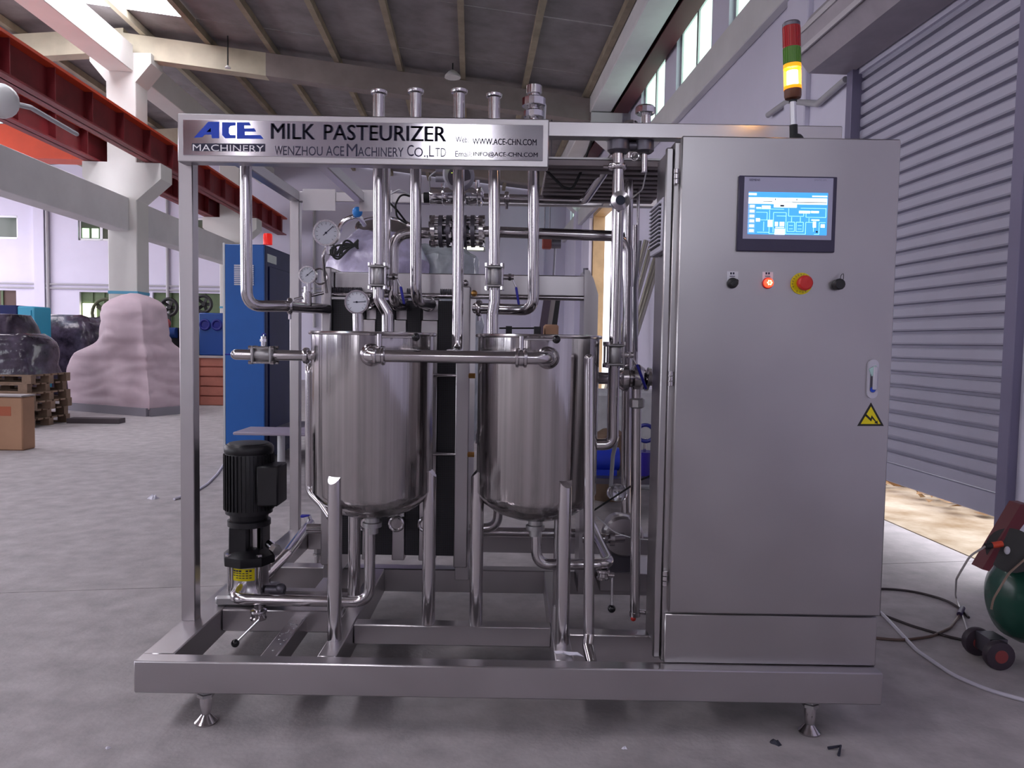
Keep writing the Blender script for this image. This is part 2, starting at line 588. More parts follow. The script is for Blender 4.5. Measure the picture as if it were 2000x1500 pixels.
FW = [farrect(-80, 418, 35, 467), farrect(152, 416, 240, 471), farrect(380, 425, 428, 476), farrect(872, 470, 948, 492)]
FD = [farrect(-90, 565, 35, 760), farrect(155, 570, 247, 760), farrect(298, 571, 432, 760)]
FD = [(a, b, -1, d) for a, b, c, d in FD]
mb = MB(BL)
wall_cells(mb, UL, UW + 0.24, -0.05, 7.2, FW + FD, lambda a, b, c, d: mb.box((a, VF, c), (b, VF + 0.25, d)))
wall_far = mb.build('wall_far', WALLM, smooth=False, kind='structure')
mb = MB(BL).box((UL, VF + 0.26, -0.3), (UW, VF + 6, -0.02))
mb.build('yard_ground', OUTG, smooth=False, kind='structure')
for i, (a, b, c, d) in enumerate(FW):
    n_win += 1
    mb = MB(BL)
    for (e, f, g, h) in ((a, b, c, c + 0.06), (a, b, d - 0.06, d), (a, a + 0.06, c, d), (b - 0.06, b, c, d), ((a + b) / 2 - 0.04, (a + b) / 2 + 0.04, c, d)):
        mb.box((e, VF + 0.05, g), (f, VF + 0.12, h))
    w = mb.build(f'window_{n_win}', ALU, smooth=False, kind='structure')
    mid = (a + b) / 2
    hz = c + (d - c) * 0.45
    for q, (e, f) in enumerate(((a + 0.06, mid - 0.04), (mid + 0.04, b - 0.06))):
        if i == 3:
            MB(BL).box((e, VF + 0.07, c + 0.06), (f, VF + 0.09, d - 0.06)).build('pane', M('warm_pane', (0.8, 0.8, 0.6), 0.3, emit=(1, 1, 0.7), estr=3.0), w, smooth=False)
            continue
        MB(BL).box((e, VF + 0.07, c + 0.06), (f, VF + 0.09, d - 0.06)).build('pane', GREENP, w, smooth=False)
        if (i == 1 and q == 0) or i == 2:
            n2 = 2 if i == 1 else 1
            for t in range(n2):
                g0 = e + (f - e) * t / n2 + 0.04
                g1 = e + (f - e) * (t + 1) / n2 - 0.04
                MB(BL).box((g0, VF + 0.04, c + 0.08), (g1, VF + 0.06, hz)).build('pane', LITPANE, w, smooth=False)
# ground floor gates of the far wall
GATE = M('dark_green_gate', (0.10, 0.15, 0.07), 0.6, var=0.2, vscale=2)
for i, (a, b, c, d) in enumerate(FD):
    mb = MB(BL).box((a, VF + 0.10, 0), (b, VF + 0.16, d))
    g = mb.build(f'door_{3 + i}', GATE if i else M('brown_gate', (0.10, 0.06, 0.05), 0.7), smooth=False, kind='structure')
    if i == 1:
        r = farrect(160, 592, 186, 628)
        MB(BL).box((r[0], VF + 0.05, r[2]), (r[1], VF + 0.1, r[3])).build('pane', M('warm_pane', (0.8, 0.8, 0.6), 0.3, emit=(1, 1, 0.7), estr=3.0), g, smooth=False)
    for t in range(1, 4):
        x = a + (b - a) * t / 4
        MB(BL).box((x - 0.03, VF + 0.06, 0.05), (x + 0.03, VF + 0.11, d)).build('gate_rail', GATE, g, smooth=False)
# conduits and downpipes on the far wall
for y in (553, 561):
    a, b = ATV(-120, y - 2, VF - 0.05), ATV(640, y + 11, VF - 0.05)
    MB(BL).tube([a, b], 0.025, n=8).build('conduit', GREYPIPE, wall_far)
for x in (93, 327, 614):
    a, b = ATV(x, 380, VF - 0.06), ATV(x, 640, VF - 0.06)
    a.x = b.x = (a.x + b.x) / 2
    MB(BL).tube([a, b], 0.05, n=8).build('downpipe', GREYPIPE, wall_far)
for x0, x1 in ((70, 90), (1040, 1062)):
    a, b = ATV(x0, 500, VF), ATV(x1, 500, VF)
    MB(BL).box((a.x, VF - 0.12, 0), (b.x, VF + 0.02, 6.6)).build('pilaster', WALLM, wall_far, smooth=False)

# left wall and near wall (behind the camera) and their openings
LW = [(-6, -2), (0, 4), (7, 11), (12, 17), (18, 23)]  # out of view; these windows are added to light the hall
PANEL = M('added_tall_pane', (0.7, 0.75, 0.8), 0.3, emit=(0.95, 0.90, 1.0), estr=LEFT_FILL)
mb = MB(BL)
wall_cells(mb, VN, VF, -0.05, 6.3, [(a, b, 1.2, 5.2) for a, b in LW], lambda a, b, c, d: mb.box((UL - 0.25, a, c), (UL, b, d)))
mb.build('wall_left', WALLM, smooth=False, kind='structure')
for a, b in LW:
    n_win += 1
    mb = MB(BL)
    for t in range(5):
        x = a + (b - a) * t / 4
        mb.box((UL - 0.14, x - 0.04, 1.2), (UL - 0.06, x + 0.04, 5.2))
    w = mb.build(f'window_{n_win}', ALU, smooth=False, kind='structure')
    for t in range(4):
        MB(BL).box((UL - 0.12, a + (b - a) * t / 4 + 0.04, 1.2), (UL - 0.10, a + (b - a) * (t + 1) / 4 - 0.04, 5.2)).build('pane', PANEL if a > 5 else PANE, w, smooth=False)
NW = [(-12.5, -10.5, 3.6, 5.6), (-5.95, -5.55, 0.4, 5.6), (-2.10, -1.70, 3.0, 5.6), (-1.42, -1.06, 3.0, 5.6), (0.6, 2.2, 3.0, 5.2)]
NPANE = M('daylit_slit_pane', (0.7, 0.75, 0.8), 0.3, emit=(0.95, 0.93, 1.0), estr=9.0)
mb = MB(BL)
wall_cells(mb, UL, UW + 0.24, -0.05, 7.2, [(a, b, c - 0.1 if c == 0 else c, d) for a, b, c, d in NW], lambda a, b, c, d: mb.box((a, VN - 0.25, c), (b, VN, d)))
mb.build('wall_near', M('dull_plaster', (0.34, 0.31, 0.36), 0.85, var=0.1, vscale=0.8), smooth=False, kind='structure')
for a, b, c, d in NW:
    n_win += 1
    mb = MB(BL)
    for (e, f, g, h) in ((a, b, c, c + 0.05), (a, b, d - 0.05, d), (a, a + 0.05, c, d), (b - 0.05, b, c, d)):
        mb.box((e, VN - 0.15, g), (f, VN - 0.06, h))
    w = mb.build(f'window_{n_win}', ALU, smooth=False, kind='structure')
    MB(BL).box((a + 0.05, VN - 0.12, c + 0.05), (b - 0.05, VN - 0.10, d - 0.05)).build('pane', NPANE if b - a < 0.5 else PANE, w, smooth=False)

# roof: sheets between purlins, roof lights, girders
UP_ = [-4.7 + 1.12 * k for k in range(-10, 8)]
VP_ = [VN + 2.03 * k for k in range(17)]
ceiling = MB(BL).box((UC - 0.9, VN, zroof(-6.94) + 0.02), (UC - 0.7, VF, zroof(-6.94) + 0.1)).build('ceiling', ROOFM, smooth=False, kind='structure')


def sheet(u0, u1, v0, v1, name, mat, dz=0.0):
    t = 0.03
    a, b = zroof(u0 + 1e-4) + dz, zroof(u1 - 1e-4) + dz
    mb = MB(BL)
    mb.add([(u0, v0, a), (u1, v0, b), (u1, v1, b), (u0, v1, a), (u0, v0, a + t), (u1, v0, b + t), (u1, v1, b + t), (u0, v1, a + t)],
           [(0, 1, 2, 3), (4, 5, 6, 7), (0, 1, 5, 4), (1, 2, 6, 5), (2, 3, 7, 6), (3, 0, 4, 7)])
    return mb.build(name, mat, ceiling, smooth=False)


for i in range(len(UP_) - 1):
    for k in range(len(VP_) - 1):
        u0, u1, v0, v1 = UP_[i], UP_[i + 1], VP_[k], min(VP_[k + 1], VF)
        if v0 >= VF:
            continue
        vm = (v0 + v1) / 2
        lit = (i in (8, 9) and (6.5 < vm < 12.5 or -7.0 < vm < 5.0)) or (i in (3, 4) and (6.5 < vm < 12.5 or 14.5 < vm < 20))  # lit sheets beyond the visible strip are added to brighten the hall
        if u0 < UW:
            sheet(u0 + 0.006, u1 - 0.006, v0 + 0.008, v1 - 0.008, 'roof_light' if lit else 'roof_sheet', (SKYL2 if (i + 2 * k) % 3 == 0 else SKYL) if lit else ROOFM, random.uniform(0, 0.012))
for u in UP_:
    if u > UW - 0.1:
        continue
    z_ = zroof(u)
    mb = MB(BL).box((u - 0.045, VN, z_ - 0.13), (u + 0.045, VF, z_ - 0.005))
    mb.build('purlin', CREAM if abs(u + 5.82) < 0.1 else PURL, ceiling, smooth=False)
for v in (-4.0, 2.2, 8.2, 14.2, 20.2):
    for (u0, u1, mt) in ((UC, -3.7, CREAM), (-3.7, UW, M('grey_brown_girder', (0.26, 0.22, 0.21), 0.75, var=0.15, vscale=2)), (UL, UC, CREAM)):
        mb = MB(BL)
        a, b = zroof(u0) - 0.14, zroof(u1) - 0.14
        if u0 == UL:
            b = zroof(-6.94) - 0.14
        h, w = 0.40, 0.13
        mb.add([(u0, v - w, a), (u1, v - w, b), (u1, v + w, b), (u0, v + w, a), (u0, v - w, a - h), (u1, v - w, b - h), (u1, v + w, b - h), (u0, v + w, a - h)],
               [(0, 1, 2, 3), (4, 5, 6, 7), (0, 1, 5, 4), (1, 2, 6, 5), (2, 3, 7, 6), (3, 0, 4, 7)])
        mb.build('girder', mt, ceiling, smooth=False)

# column row with corbels, tie beams, crane girders
COLW = M('column_paint', (0.74, 0.73, 0.70), 0.7, var=0.05, vscale=1)
col0 = None
for i, v in enumerate((14.2, 20.2, 8.2, 2.2, -3.8)):
    if i < 2:
        lab = ['white concrete column with corbels standing behind the tarpaulin heap', 'white concrete column farthest back behind the blue cabinet'][i]
        o = thing('concrete_column', lab, 'column', BL(UC, v, 0), 'columns between the two bays')
    else:
        o = thing('concrete_column', None, None, BL(UC, v, 0))  # out of view; the nearest two are added for their reflections in steel
    o['kind'] = 'structure'
    MB(BL).box((UC - 0.25, v - 0.25, 0), (UC + 0.25, v + 0.25, 5.95), 0.012).build('shaft', COLW, o, smooth=False)
    for (zb, zt, zk, ex) in ((3.62, 4.27, 4.0, 0.42), (5.65, 6.15, 5.98, 0.27)):
        mb = MB()
        mb.prism([BL(UC - 0.25, v - 0.251, zb), BL(UC + 0.25, v - 0.251, zb), BL(UC + 0.25 + ex, v - 0.251, zk), BL(UC + 0.25 + ex, v - 0.251, zt), BL(UC - 0.25 - ex, v - 0.251, zt), BL(UC - 0.25 - ex, v - 0.251, zk)], BL(0, 0.502, 0))
        mb.build('corbel', COLW, o, smooth=False)
    MB(BL).box((UC - 0.256, v - 0.256, 1.98), (UC + 0.256, v + 0.256, 2.03)).build('painted_ring', M('sky_blue_paint', (0.12, 0.42, 0.62), 0.6), o, smooth=False)
tb = MB(BL)
for nm, z0, z1, lab in (('tie_beam', 3.08, 3.66, 'pale concrete tie beam running from the white column towards the left edge'), ('eaves_beam', 5.82, 6.28, 'white concrete beam on top of the columns under the roof lights')):
    o = thing(nm, lab, 'beam', BL(UC, 8, z0))
    o['kind'] = 'structure'
    for v0, v1 in ((VN, -4.06), (-3.54, 1.94), (2.46, 7.94), (8.46, 13.94), (14.46, 19.94), (20.46, VF)):
        MB(BL).box((UC - 0.2, v0, z0), (UC + 0.12 if nm == 'tie_beam' else UC + 0.22, v1, z1), 0.01).build('beam', CONC if nm == 'tie_beam' else COLW, o, smooth=False)


def crane_girder(u, label, vs):
    o = thing('crane_girder', label, 'crane rail', BL(u, 10, 4.27), 'red girders on the column corbels')
    mb = MB(BL)
    z0 = 4.28
    mb.box((u - 0.13, vs[0], z0), (u + 0.13, vs[1], z0 + 0.025)).box((u - 0.012, vs[0], z0), (u + 0.012, vs[1], z0 + 0.46))
    mb.build('web', CRANE, o, smooth=False)
    MB(BL).box((u - 0.15, vs[0], z0 + 0.46), (u + 0.15, vs[1], z0 + 0.50)).box((u - 0.03, vs[0], z0 + 0.5), (u + 0.03, vs[1], z0 + 0.55)).build('top_flange', CRANEO, o, smooth=False)
    v = vs[0] + 0.5
    while v < vs[1]:
        MB(BL).box((u - 0.12, v - 0.01, z0 + 0.02), (u + 0.12, v + 0.01, z0 + 0.46)).build('stiffener', CRANE, o, smooth=False)
        v += 1.0


crane_girder(UC + 0.52, 'red steel crane girder on the right side of the columns, nearer one', (VN + 0.1, VF - 0.3))
crane_girder(UC - 0.52, 'red steel crane girder on the left side of the columns, farther one', (VN + 0.1, VF - 0.3))
# orange bridge girder of the crane in the left bay
bu0, bu1, bv = UL + 0.6, UC - 0.62, 16.6
mb = MB()
mb.prism([BL(u, bv - 0.2, z) for u, z in [(bu0, 5.50), (bu1 - 2.3, 5.50), (bu1 - 1.6, 5.40), (bu1 - 0.8, 5.12), (bu1, 4.98), (bu1, 4.86), (bu0, 4.86)]], BL(0, 0.4, 0))
o = mb.build('crane_bridge', CRANEO, smooth=False)
tag(o, 'orange red box girder of the overhead crane in the left bay', 'crane')
MB(BL).box((bu0, bv - 0.26, 4.82), (bu1, bv + 0.26, 4.86)).build('lower_flange', CRANEO, o, smooth=False)

# pendant lamps
LAMP = M('lamp_white_enamel', (0.75, 0.74, 0.74), 0.4)


def pendant(p, r, ztop, label, name='pendant_lamp'):
    o = thing(name, label, 'lamp', p)
    p = Vector(p)
    MB().lathe(p, (0, 0, 1), [(r, 0), (r * 0.96, 0.25 * r), (r * 0.55, 0.7 * r), (0.12 * r, 0.95 * r)], n=20).build('lamp_shade', LAMP, o)
    MB().cyl(p + Vector((0, 0, 0.9 * r)), (p.x, p.y, ztop), 0.012, n=6).build('cord', RUBBER, o)


q = BL(*ATV(884, 152, 13.6))
pendant(q, 0.14, zroof(-0.3) - 0.02, 'small white pendant lamp hanging below the roof above the pipe tops')
q = BL(*ATV(445, 133, 13.7))
pendant(q, 0.05, 6.4, 'tiny pendant bulb on a long thin rod in front of the cream girder')
q = BL(*ATU(2, 197, UC + 1.2))
o = thing('high_bay_lamp', 'large white globe lamp hanging at the left edge below the red girder', 'lamp', q)
MB().sph(q, 0.17, sc=(1, 1, 1.05)).build('globe', LAMP, o)
MB().tube([q, BL(*ATU(60, 210, UC + 1.0)), BL(*ATU(150, 262, UC + 0.68))], 0.03, n=8, bend=0.2).build('lamp_arm', GREYPIPE, o)
# ================================================================== the milk pasteurizer
PA = thing('milk_pasteurizer', 'stainless steel skid mounted milk pasteurizer with two tanks, pipework and control cabinet', 'machine', (0, 3.2, 0))
XL, XR = -1.175, 1.182
YF, YP, YR = 2.36, 2.71, 4.10       # base front, post plane, rear
ZB, ZB0 = 0.225, 0.122
ZT = 2.012
ex, ey, ez = Vector((1, 0, 0)), Vector((0, 1, 0)), Vector((0, 0, 1))

# ---- base frame
bf = MB().box((XL, YF, ZB0), (XR, YF + 0.06, ZB), 0.004).build('base_frame', FRAME, PA, label='heavy rectangular tube base frame on short feet')


def beam(a, b, parent=bf, mat=FRAME, name='beam', bev=0.004):
    return MB().box(a, b, bev).build(name, mat, parent)


beam((XL, YF + 0.06, ZB0), (XL + 0.10, YR, ZB))
beam((XR - 0.10, YF + 0.06, ZB0), (XR, YR, ZB))
beam((XL + 0.10, YR - 0.06, ZB0), (XR - 0.10, YR, ZB))
xa, xb, xc = AT(505, 1290, YF).x, AT(628, 1290, YF).x, AT(1106, 1290, YF).x
beam((xa - 0.03, YF + 0.06, ZB0 + 0.01), (xa + 0.025, 3.38, ZB - 0.02))
beam((xb - 0.03, YF + 0.06, ZB0), (xb + 0.03, 3.38, ZB))
beam((xc - 0.03, YF + 0.06, ZB0), (xc + 0.03, 3.38, ZB))
beam((xb + 0.03, 2.70, ZB0 + 0.03), (xc - 0.03, 2.76, ZB))
beam((xc + 0.03, 2.64, ZB0), (XR - 0.10, 2.70, ZB))
beam((XL + 0.10, 2.83, ZB0 + 0.02), (xa + 0.16, 2.88, ZB))
beam((XL + 0.10, 3.38, ZB0), (XR - 0.10, 3.45, ZB))
beam((XL + 0.10, 3.05, ZB0 + 0.02), (xa + 0.16, 3.10, ZB))
drops = MB()
for _ in range(26):
    drops.sph((xa + random.uniform(-0.02, 0.02), random.uniform(2.5, 2.8), ZB - 0.02), random.uniform(0.002, 0.0045), 8, 5, (1, 1, 0.4))
drops.build('water_drops', CHROME, bf, kind='stuff')
for x, y in ((AT(400, 1400, 2.41).x, 2.42), (AT(1584, 1400, 2.41).x, 2.42), (XL + 0.15, YR - 0.04), (XR - 0.15, YR - 0.04)):
    f = MB().lathe((x, y, 0), ez, [(0.034, 0), (0.036, 0.006), (0.026, 0.016), (0.014, 0.030), (0.0165, 0.040), (0.019, 0.075), (0.0165, 0.09), (0.0165, 0.10)], n=20).build('foot', PIPE, bf)
    MB().lathe((x, y, 0.088), ez, [(0.027, 0), (0.027, 0.010), (0.021, 0.012), (0.021, 0.036)], n=6).build('foot_nut', CAST, bf)

# ---- upper frame
TOPB = 0.052
uf = MB().box((XL, YP, ZT - TOPB), (XR - 0.05, YP + 0.05, ZT), 0.003).build('upper_frame', FRAME, PA, label='square tube frame on four posts')
beam((XL, YP + 0.05, ZT - TOPB), (XL + 0.05, YR - 0.05, ZT), uf)
beam((XR - 0.10, YP + 0.05, ZT - TOPB), (XR - 0.05, YR - 0.05, ZT), uf)
beam((XL, YR - 0.05, ZT - TOPB), (XR - 0.05, YR, ZT), uf)
xm = AT(706, 396, YR).x
beam((xm - 0.025, YP + 0.05, ZT - TOPB), (xm + 0.025, YR - 0.05, ZT), uf)
xm2 = AT(1180, 396, YR).x
beam((xm2 - 0.02, YP + 0.05, ZT - TOPB), (xm2 + 0.02, YR - 0.05, ZT), uf)
for x in (XL, XR - 0.10):
    for y in (YP, YR - 0.05):
        MB().box((x, y, ZB - 0.002), (x + 0.05, y + 0.05, ZT - TOPB + 0.001), 0.003).build('post', FRAME, uf)
for x in (XL + 0.07, xm):
    MB().box((x, YR - 0.06, ZT - 0.10), (x + 0.17, YR - 0.055, ZT + 0.01)).build('bracket_plate', FRAME, uf, smooth=False)
# perforated cable tray hanging under the right part of the upper frame
TRAYM = M('dull_tray_steel', (0.22, 0.19, 0.20), 0.5, 0.8)
tray = MB().box((0.115, 2.80, 1.905), (0.62, 3.5, 1.912)).build('cable_tray', CAST, PA, label='slatted steel cable tray under the upper frame')
for i in range(9):
    y = 2.80 + i * 0.085
    MB().box((0.115, y, 1.88), (0.62, y + 0.045, 1.905), 0.003).build('tray_slat', TRAYM, tray)

# ---- sign
sx0, sx1, sz0, sz1 = AT(346, 221, 2.655).x, AT(1073, 235, 2.655).x, 1.840, 2.004
YS = 2.655
sg = MB().box((sx0, YS, sz0), (sx1, YP - 0.001, sz1), 0.004).build('sign_box', FRAME, PA, label='long stainless name sign with blue logo and dark lettering')
MB().box((sx0 + 0.020, YS - 0.0025, sz0 + 0.022), (sx1 - 0.020, YS, sz1 - 0.022), 0.001).build('sign_plate', SIGNM, sg)
YL = YS - 0.0025


def onsign(px, py):
    d = _ray(px, py)
    p = O + d * (YL / d.y)
    return p


def signtext(body, x0, y0, x1, y1, mat=INK, bold=0.0, name='lettering', dep=0.0008):
    """x0..y1: pixel box of the lettering (top left, bottom right) on the sign."""
    a = onsign(x0, y1)
    b = onsign(x1, y1)
    t = onsign(x0, y0)
    return text(name, body, (a.x, YL, a.z), (1, 0, 0), (0, 0, 1), b.x - a.x, t.z - a.z, mat, sg, dep, bold)


signtext('MILK', 530, 241, 615, 271, bold=0.035)
signtext('PASTEURIZER', 633, 243, 871, 273, bold=0.035)
signtext('W', 537, 285, 552, 302)
signtext('ENZHOU', 553, 285, 630, 303)
signtext('ACE', 637, 285, 672, 304)
signtext('M', 677, 281, 698, 305)
signtext('ACHINERY', 699, 287, 788, 305)
signtext('C', 795, 283, 808, 305)
signtext('O.,', 809, 288, 836, 309)
signtext('L', 838, 284, 848, 306)
signtext('TD', 850, 289, 871, 306)
signtext('Web:', 890, 267, 915, 278)
signtext('WWW.ACE-CHN.COM', 923, 270, 1048, 282, bold=0.02)
signtext('Email:', 889, 295, 921, 306)
signtext('INFO@ACE-CHN.COM', 925, 296, 1050, 307, bold=0.02)


def logo(polys, mat, name):
    mb = MB()
    for poly in polys:
        pts = [onsign(x, y) for x, y in poly]
        pts = [Vector((p.x, YL - 0.0012, p.z)) for p in pts]
        mb.prism(pts, (0, 0.001, 0))
    return mb.build(name, mat, sg, smooth=False)


logo([[(407, 238), (428, 238), (428, 270), (414, 270), (413, 263), (400, 263), (395, 268), (379, 269)]], BLUEINK, 'logo_letter')
logo([[(434, 239), (460, 239), (460, 245), (450, 246), (447, 250), (447, 260), (450, 264), (460, 264), (460, 270), (440, 270), (434, 264)]], BLUEINK, 'logo_letter')
logo([[(463, 239), (487, 239), (490, 245), (477, 245), (477, 251), (497, 251), (500, 257), (478, 257), (478, 264), (509, 264), (515, 271), (463, 271)]], BLUEINK, 'logo_letter')
logo([[(403, 258), (412, 258), (412, 250)]], SIGNM, 'logo_gap')
logo([[(375, 280), (518, 281), (518, 296), (375, 295)]], INK, 'logo_bar')
signtext('MACHINERY', 377, 282, 516, 295, mat=M('pale_letter', (0.80, 0.78, 0.84), 0.25, 0.6), dep=0.0022)

# ---- process tanks
TY, TR, ZR, ZK = 2.75, 0.216, 1.266, 0.71


def tank(cx, mirror, label):
    s = -1 if mirror else 1
    t = MB().lathe((cx, TY, 0), ez, [(0.03, 0.612), (0.09, 0.618), (0.15, 0.640), (0.192, 0.672), (TR, ZK), (TR, ZR), (TR - 0.004, ZR), (TR - 0.004, ZK + 0.01), (0.15, 0.65), (0.01, 0.63)], n=64).build('process_tank', TANKM, PA, label=label)
    MB().torus((cx, TY, ZR), ez, TR + 0.004, 0.0065, n=64).build('rim', PIPE, t)
    MB().lathe((cx, TY, 0), ez, [(0.001, 1.04), (TR - 0.005, 1.04)], n=48, caps=False).build('milk_level_plate', STEEL, t)
    for dx, dy in ((-0.095 * s, -0.2), (0.212 * s, -0.03), (-0.11 * s, 0.2)):
        x, y = cx + dx, TY + dy
        L = math.hypot(dx, dy)
        nx, ny = dx / L, dy / L
        x, y = cx + nx * 0.212, TY + ny * 0.212
        # leg: tube with a slanted domed top welded against the shell
        mb = MB()
        mb.lathe((x, y, ZB - 0.001), ez, [(0.0238, 0), (0.0238, 0.535)], n=24, caps=True)
        top = [(0.0238, 0.535)]
        n = 24
        vs = []
        for i in range(n):
            a = 2 * PI * i / n
            px, py = math.cos(a) * 0.0238, math.sin(a) * 0.0238
            h = 0.03 * (1 - (px * nx + py * ny) / 0.0238)
            vs.append((x + px, y + py, ZB + 0.534))
            vs.append((x + px, y + py, ZB + 0.536 + h * 0.85))
        fs = [(2 * i, 2 * ((i + 1) % n), 2 * ((i + 1) % n) + 1, 2 * i + 1) for i in range(n)] + [tuple(2 * i + 1 for i in range(n))]
        mb.add(vs, fs)
        mb.build('leg', PIPE, t)
    MB().lathe((cx, TY, 0.545), ez, [(0.022, 0), (0.022, 0.022), (0.034, 0.024), (0.034, 0.04), (0.026, 0.042), (0.026, 0.075)], n=24).build('outlet', CAST, t)
    return t


T1 = tank(-0.498, False, 'left open top stainless process tank on three legs')
T2 = tank(0.093, True, 'right open top stainless process tank on three legs')

# ---- helpers for pipework


def pipe(pts, dia=0.042, bend=0.06, name='pipe', mat=PIPE, label=None, parent=None, n=18):
    P = [AT(*p) if not isinstance(p, Vector) else p for p in pts]
    return MB().tube(P, dia / 2, n=n, bend=bend, seg=7).build(name, mat, parent or PA, label=label)


def clamp(p, axis, r, parent, name='pipe_clamp', nut=(0, 0, -1)):
    p, a = Vector(p), Vector(axis).normalized()
    mb = MB().lathe(p - a * 0.011, a, [(r * 1.0, 0), (r * 1.42, 0.003), (r * 1.5, 0.008), (r * 1.5, 0.014), (r * 1.42, 0.019), (r, 0.022)], n=24)
    nv = Vector(nut)
    mb.cyl(p + nv * r * 1.4, p + nv * (r * 1.4 + 0.02), 0.006, n=8)
    return mb.build(name, PIPE, parent)


def ferrule(p, axis, r, parent):
    a = Vector(axis).normalized()
    return MB().lathe(Vector(p) - a * 0.014, a, [(r * 1.02, 0), (r * 1.38, 0.004), (r * 1.42, 0.009), (r * 1.42, 0.014), (r * 0.9, 0.0145), (r * 0.9, 0.004)], n=24).build('ferrule', PIPE, parent)


def ball_valve(c, axis, stem, lever, size=1.0, label=None, lever_len=0.10):
    """three piece ball valve; stem and lever are directions"""
    c, a, s_, lv = Vector(c), Vector(axis).normalized(), Vector(stem).normalized(), Vector(lever).normalized()
    x, y = s_, a.cross(s_).normalized()
    v = MB().lathe(c - a * 0.04 * size, a, [(0.021 * size, 0), (0.027 * size, 0.008 * size), (0.027 * size, 0.072 * size), (0.021 * size, 0.08 * size)], n=20).build('ball_valve', CAST, PA, label=label)
    for d in (-1, 1):
        MB().obox(c + a * d * 0.034 * size, (0.034 * size, 0.034 * size, 0.0055 * size), (x, y, a), 0.004 * size).build('valve_flange', CAST, v)
    for i in (-1, 1):
        for j in (-1, 1):
            q = c + x * i * 0.028 * size + y * j * 0.028 * size
            MB().cyl(q - a * 0.046 * size, q + a * 0.046 * size, 0.0042 * size, n=8).cyl(q + a * 0.036 * size, q + a * 0.047 * size, 0.0075 * size, n=6).cyl(q - a * 0.047 * size, q - a * 0.036 * size, 0.0075 * size, n=6).build('bolt', PIPE, v)
    q = c + s_ * 0.02 * size
    MB().cyl(q, q + s_ * 0.05 * size, 0.010 * size, n=12).cyl(q + s_ * 0.030 * size, q + s_ * 0.040 * size, 0.014 * size, n=6).build('stem', CHROME, v)
    q = c + s_ * 0.062 * size
    k = q + lv * 0.035 + s_ * 0.012
    e = q + lv * lever_len + s_ * 0.016
    MB().tube([q, k], 0.0035, n=8).build('lever_shank', CHROME, v)
    side = s_.cross(lv).normalized()
    MB().obox((k + e) / 2, ((e - k).length / 2, 0.0075, 0.0045), ((e - k), side, (e - k).cross(side)), 0.003).build('lever_grip', BLUEH, v)
    return v


def butterfly(c, axis, stem, lever, stem_len=0.055, lever_len=0.11, r=0.021, label=None, ball=0.011):
    c, a, s_, lv = Vector(c), Vector(axis).normalized(), Vector(stem).normalized(), Vector(lever).normalized()
    v = MB().lathe(c - a * 0.020, a, [(r, 0), (r * 1.45, 0.003), (r * 1.5, 0.010), (r * 1.3, 0.014), (r * 1.3, 0.026), (r * 1.5, 0.030), (r * 1.45, 0.037), (r, 0.040)], n=24).build('butterfly_valve', PIPE, PA, label=label)
    MB().cyl(c + s_ * r, c + s_ * (r + stem_len), 0.0085, n=12).build('stem', PIPE, v)
    q = c + s_ * (r + stem_len - 0.008) + lv * 0.008
    MB().cyl(q, q + lv * lever_len, 0.0048, n=10).build('lever', CHROME, v)
    MB().sph(q + lv * (lever_len + ball * 0.6), ball, 16, 10).build('ball_knob', BALLM, v)
    return v


def gauge(c, r, stem_to, label, needle=0.6, thick=0.03):
    c = Vector(c)
    n_ = Vector((0, -1, 0))
    g = MB().lathe(c + Vector((0, thick, 0)), n_, [(r * 0.9, 0), (r, 0.004), (r, thick), (r * 1.04, thick + 0.001), (r * 1.04, thick + 0.006), (r * 0.9, thick + 0.006), (r * 0.9, thick)], n=32).build('gauge', PIPE, PA, label=label)
    MB().cyl(c + n_ * 0.0015, c + n_ * 0.0022, r * 0.9, n=32).build('dial', DIAL, g)
    x, z = ex, ez
    tk = MB()
    for i in range(11):
        a = math.radians(225 - 27 * i)
        d = x * math.cos(a) + z * math.sin(a)
        t = -x * math.sin(a) + z * math.cos(a)
        tk.obox(c + n_ * 0.0026 + d * r * 0.74, (r * 0.08, r * 0.014, 0.0003), (d, t, n_))
    tk.build('dial_marks', INK, g, smooth=False)
    d = x * math.cos(needle) + z * math.sin(needle)
    MB().obox(c + n_ * 0.0032 + d * r * 0.25, (r * 0.55, r * 0.03, 0.0004), (d, n_.cross(d), n_)).cyl(c + n_ * 0.0022, c + n_ * 0.0045, r * 0.09, n=10).build('needle', INK, g, smooth=False)
    p = [c + Vector((0, thick / 2, -r))] + [Vector(q) for q in stem_to]
    MB().tube(p, 0.006, n=10, bend=0.02).build('stem', PIPE, g)
    MB().cyl(p[0] + Vector((0, 0, 0.004)), p[0] - Vector((0, 0, 0.03)), 0.0095, n=6).build('nut', PIPE, g)
    return g


# ---- risers through the upper frame
RY = 2.80
p1 = pipe([(740, 182, RY), (740, 585, RY), (757, 612, RY), (757, 660, RY), (757, 760, RY)], bend=0.03, name='riser_pipe')
ferrule(AT(740, 178, RY), ez, 0.021, p1)
ball_valve(AT(740, 540, RY), ez, ex, (0.15, 0, -1), 1.0, label='cast ball valve with a blue lever above the left tank')
p1b = pipe([(753, 300, 2.98), (753, 560, 2.98), (722, 590, 3.14)], bend=0.05, dia=0.038, name='riser_pipe')
p2 = pipe([(812, 180, 2.85), (812, 590, 2.85), (842, 594, 3.12)], bend=0.07, name='riser_pipe')
ferrule(AT(812, 176, 2.85), ez, 0.021, p2)
cz = AT(897, 702, 2.455)
p3 = MB().tube([AT(897, 180, RY), Vector((AT(897, 400, RY).x, RY, cz.z + 0.012)), Vector((AT(897, 400, RY).x, 2.47, cz.z + 0.012))], 0.0205, n=18, bend=0.05).build('riser_pipe', PIPE, PA)
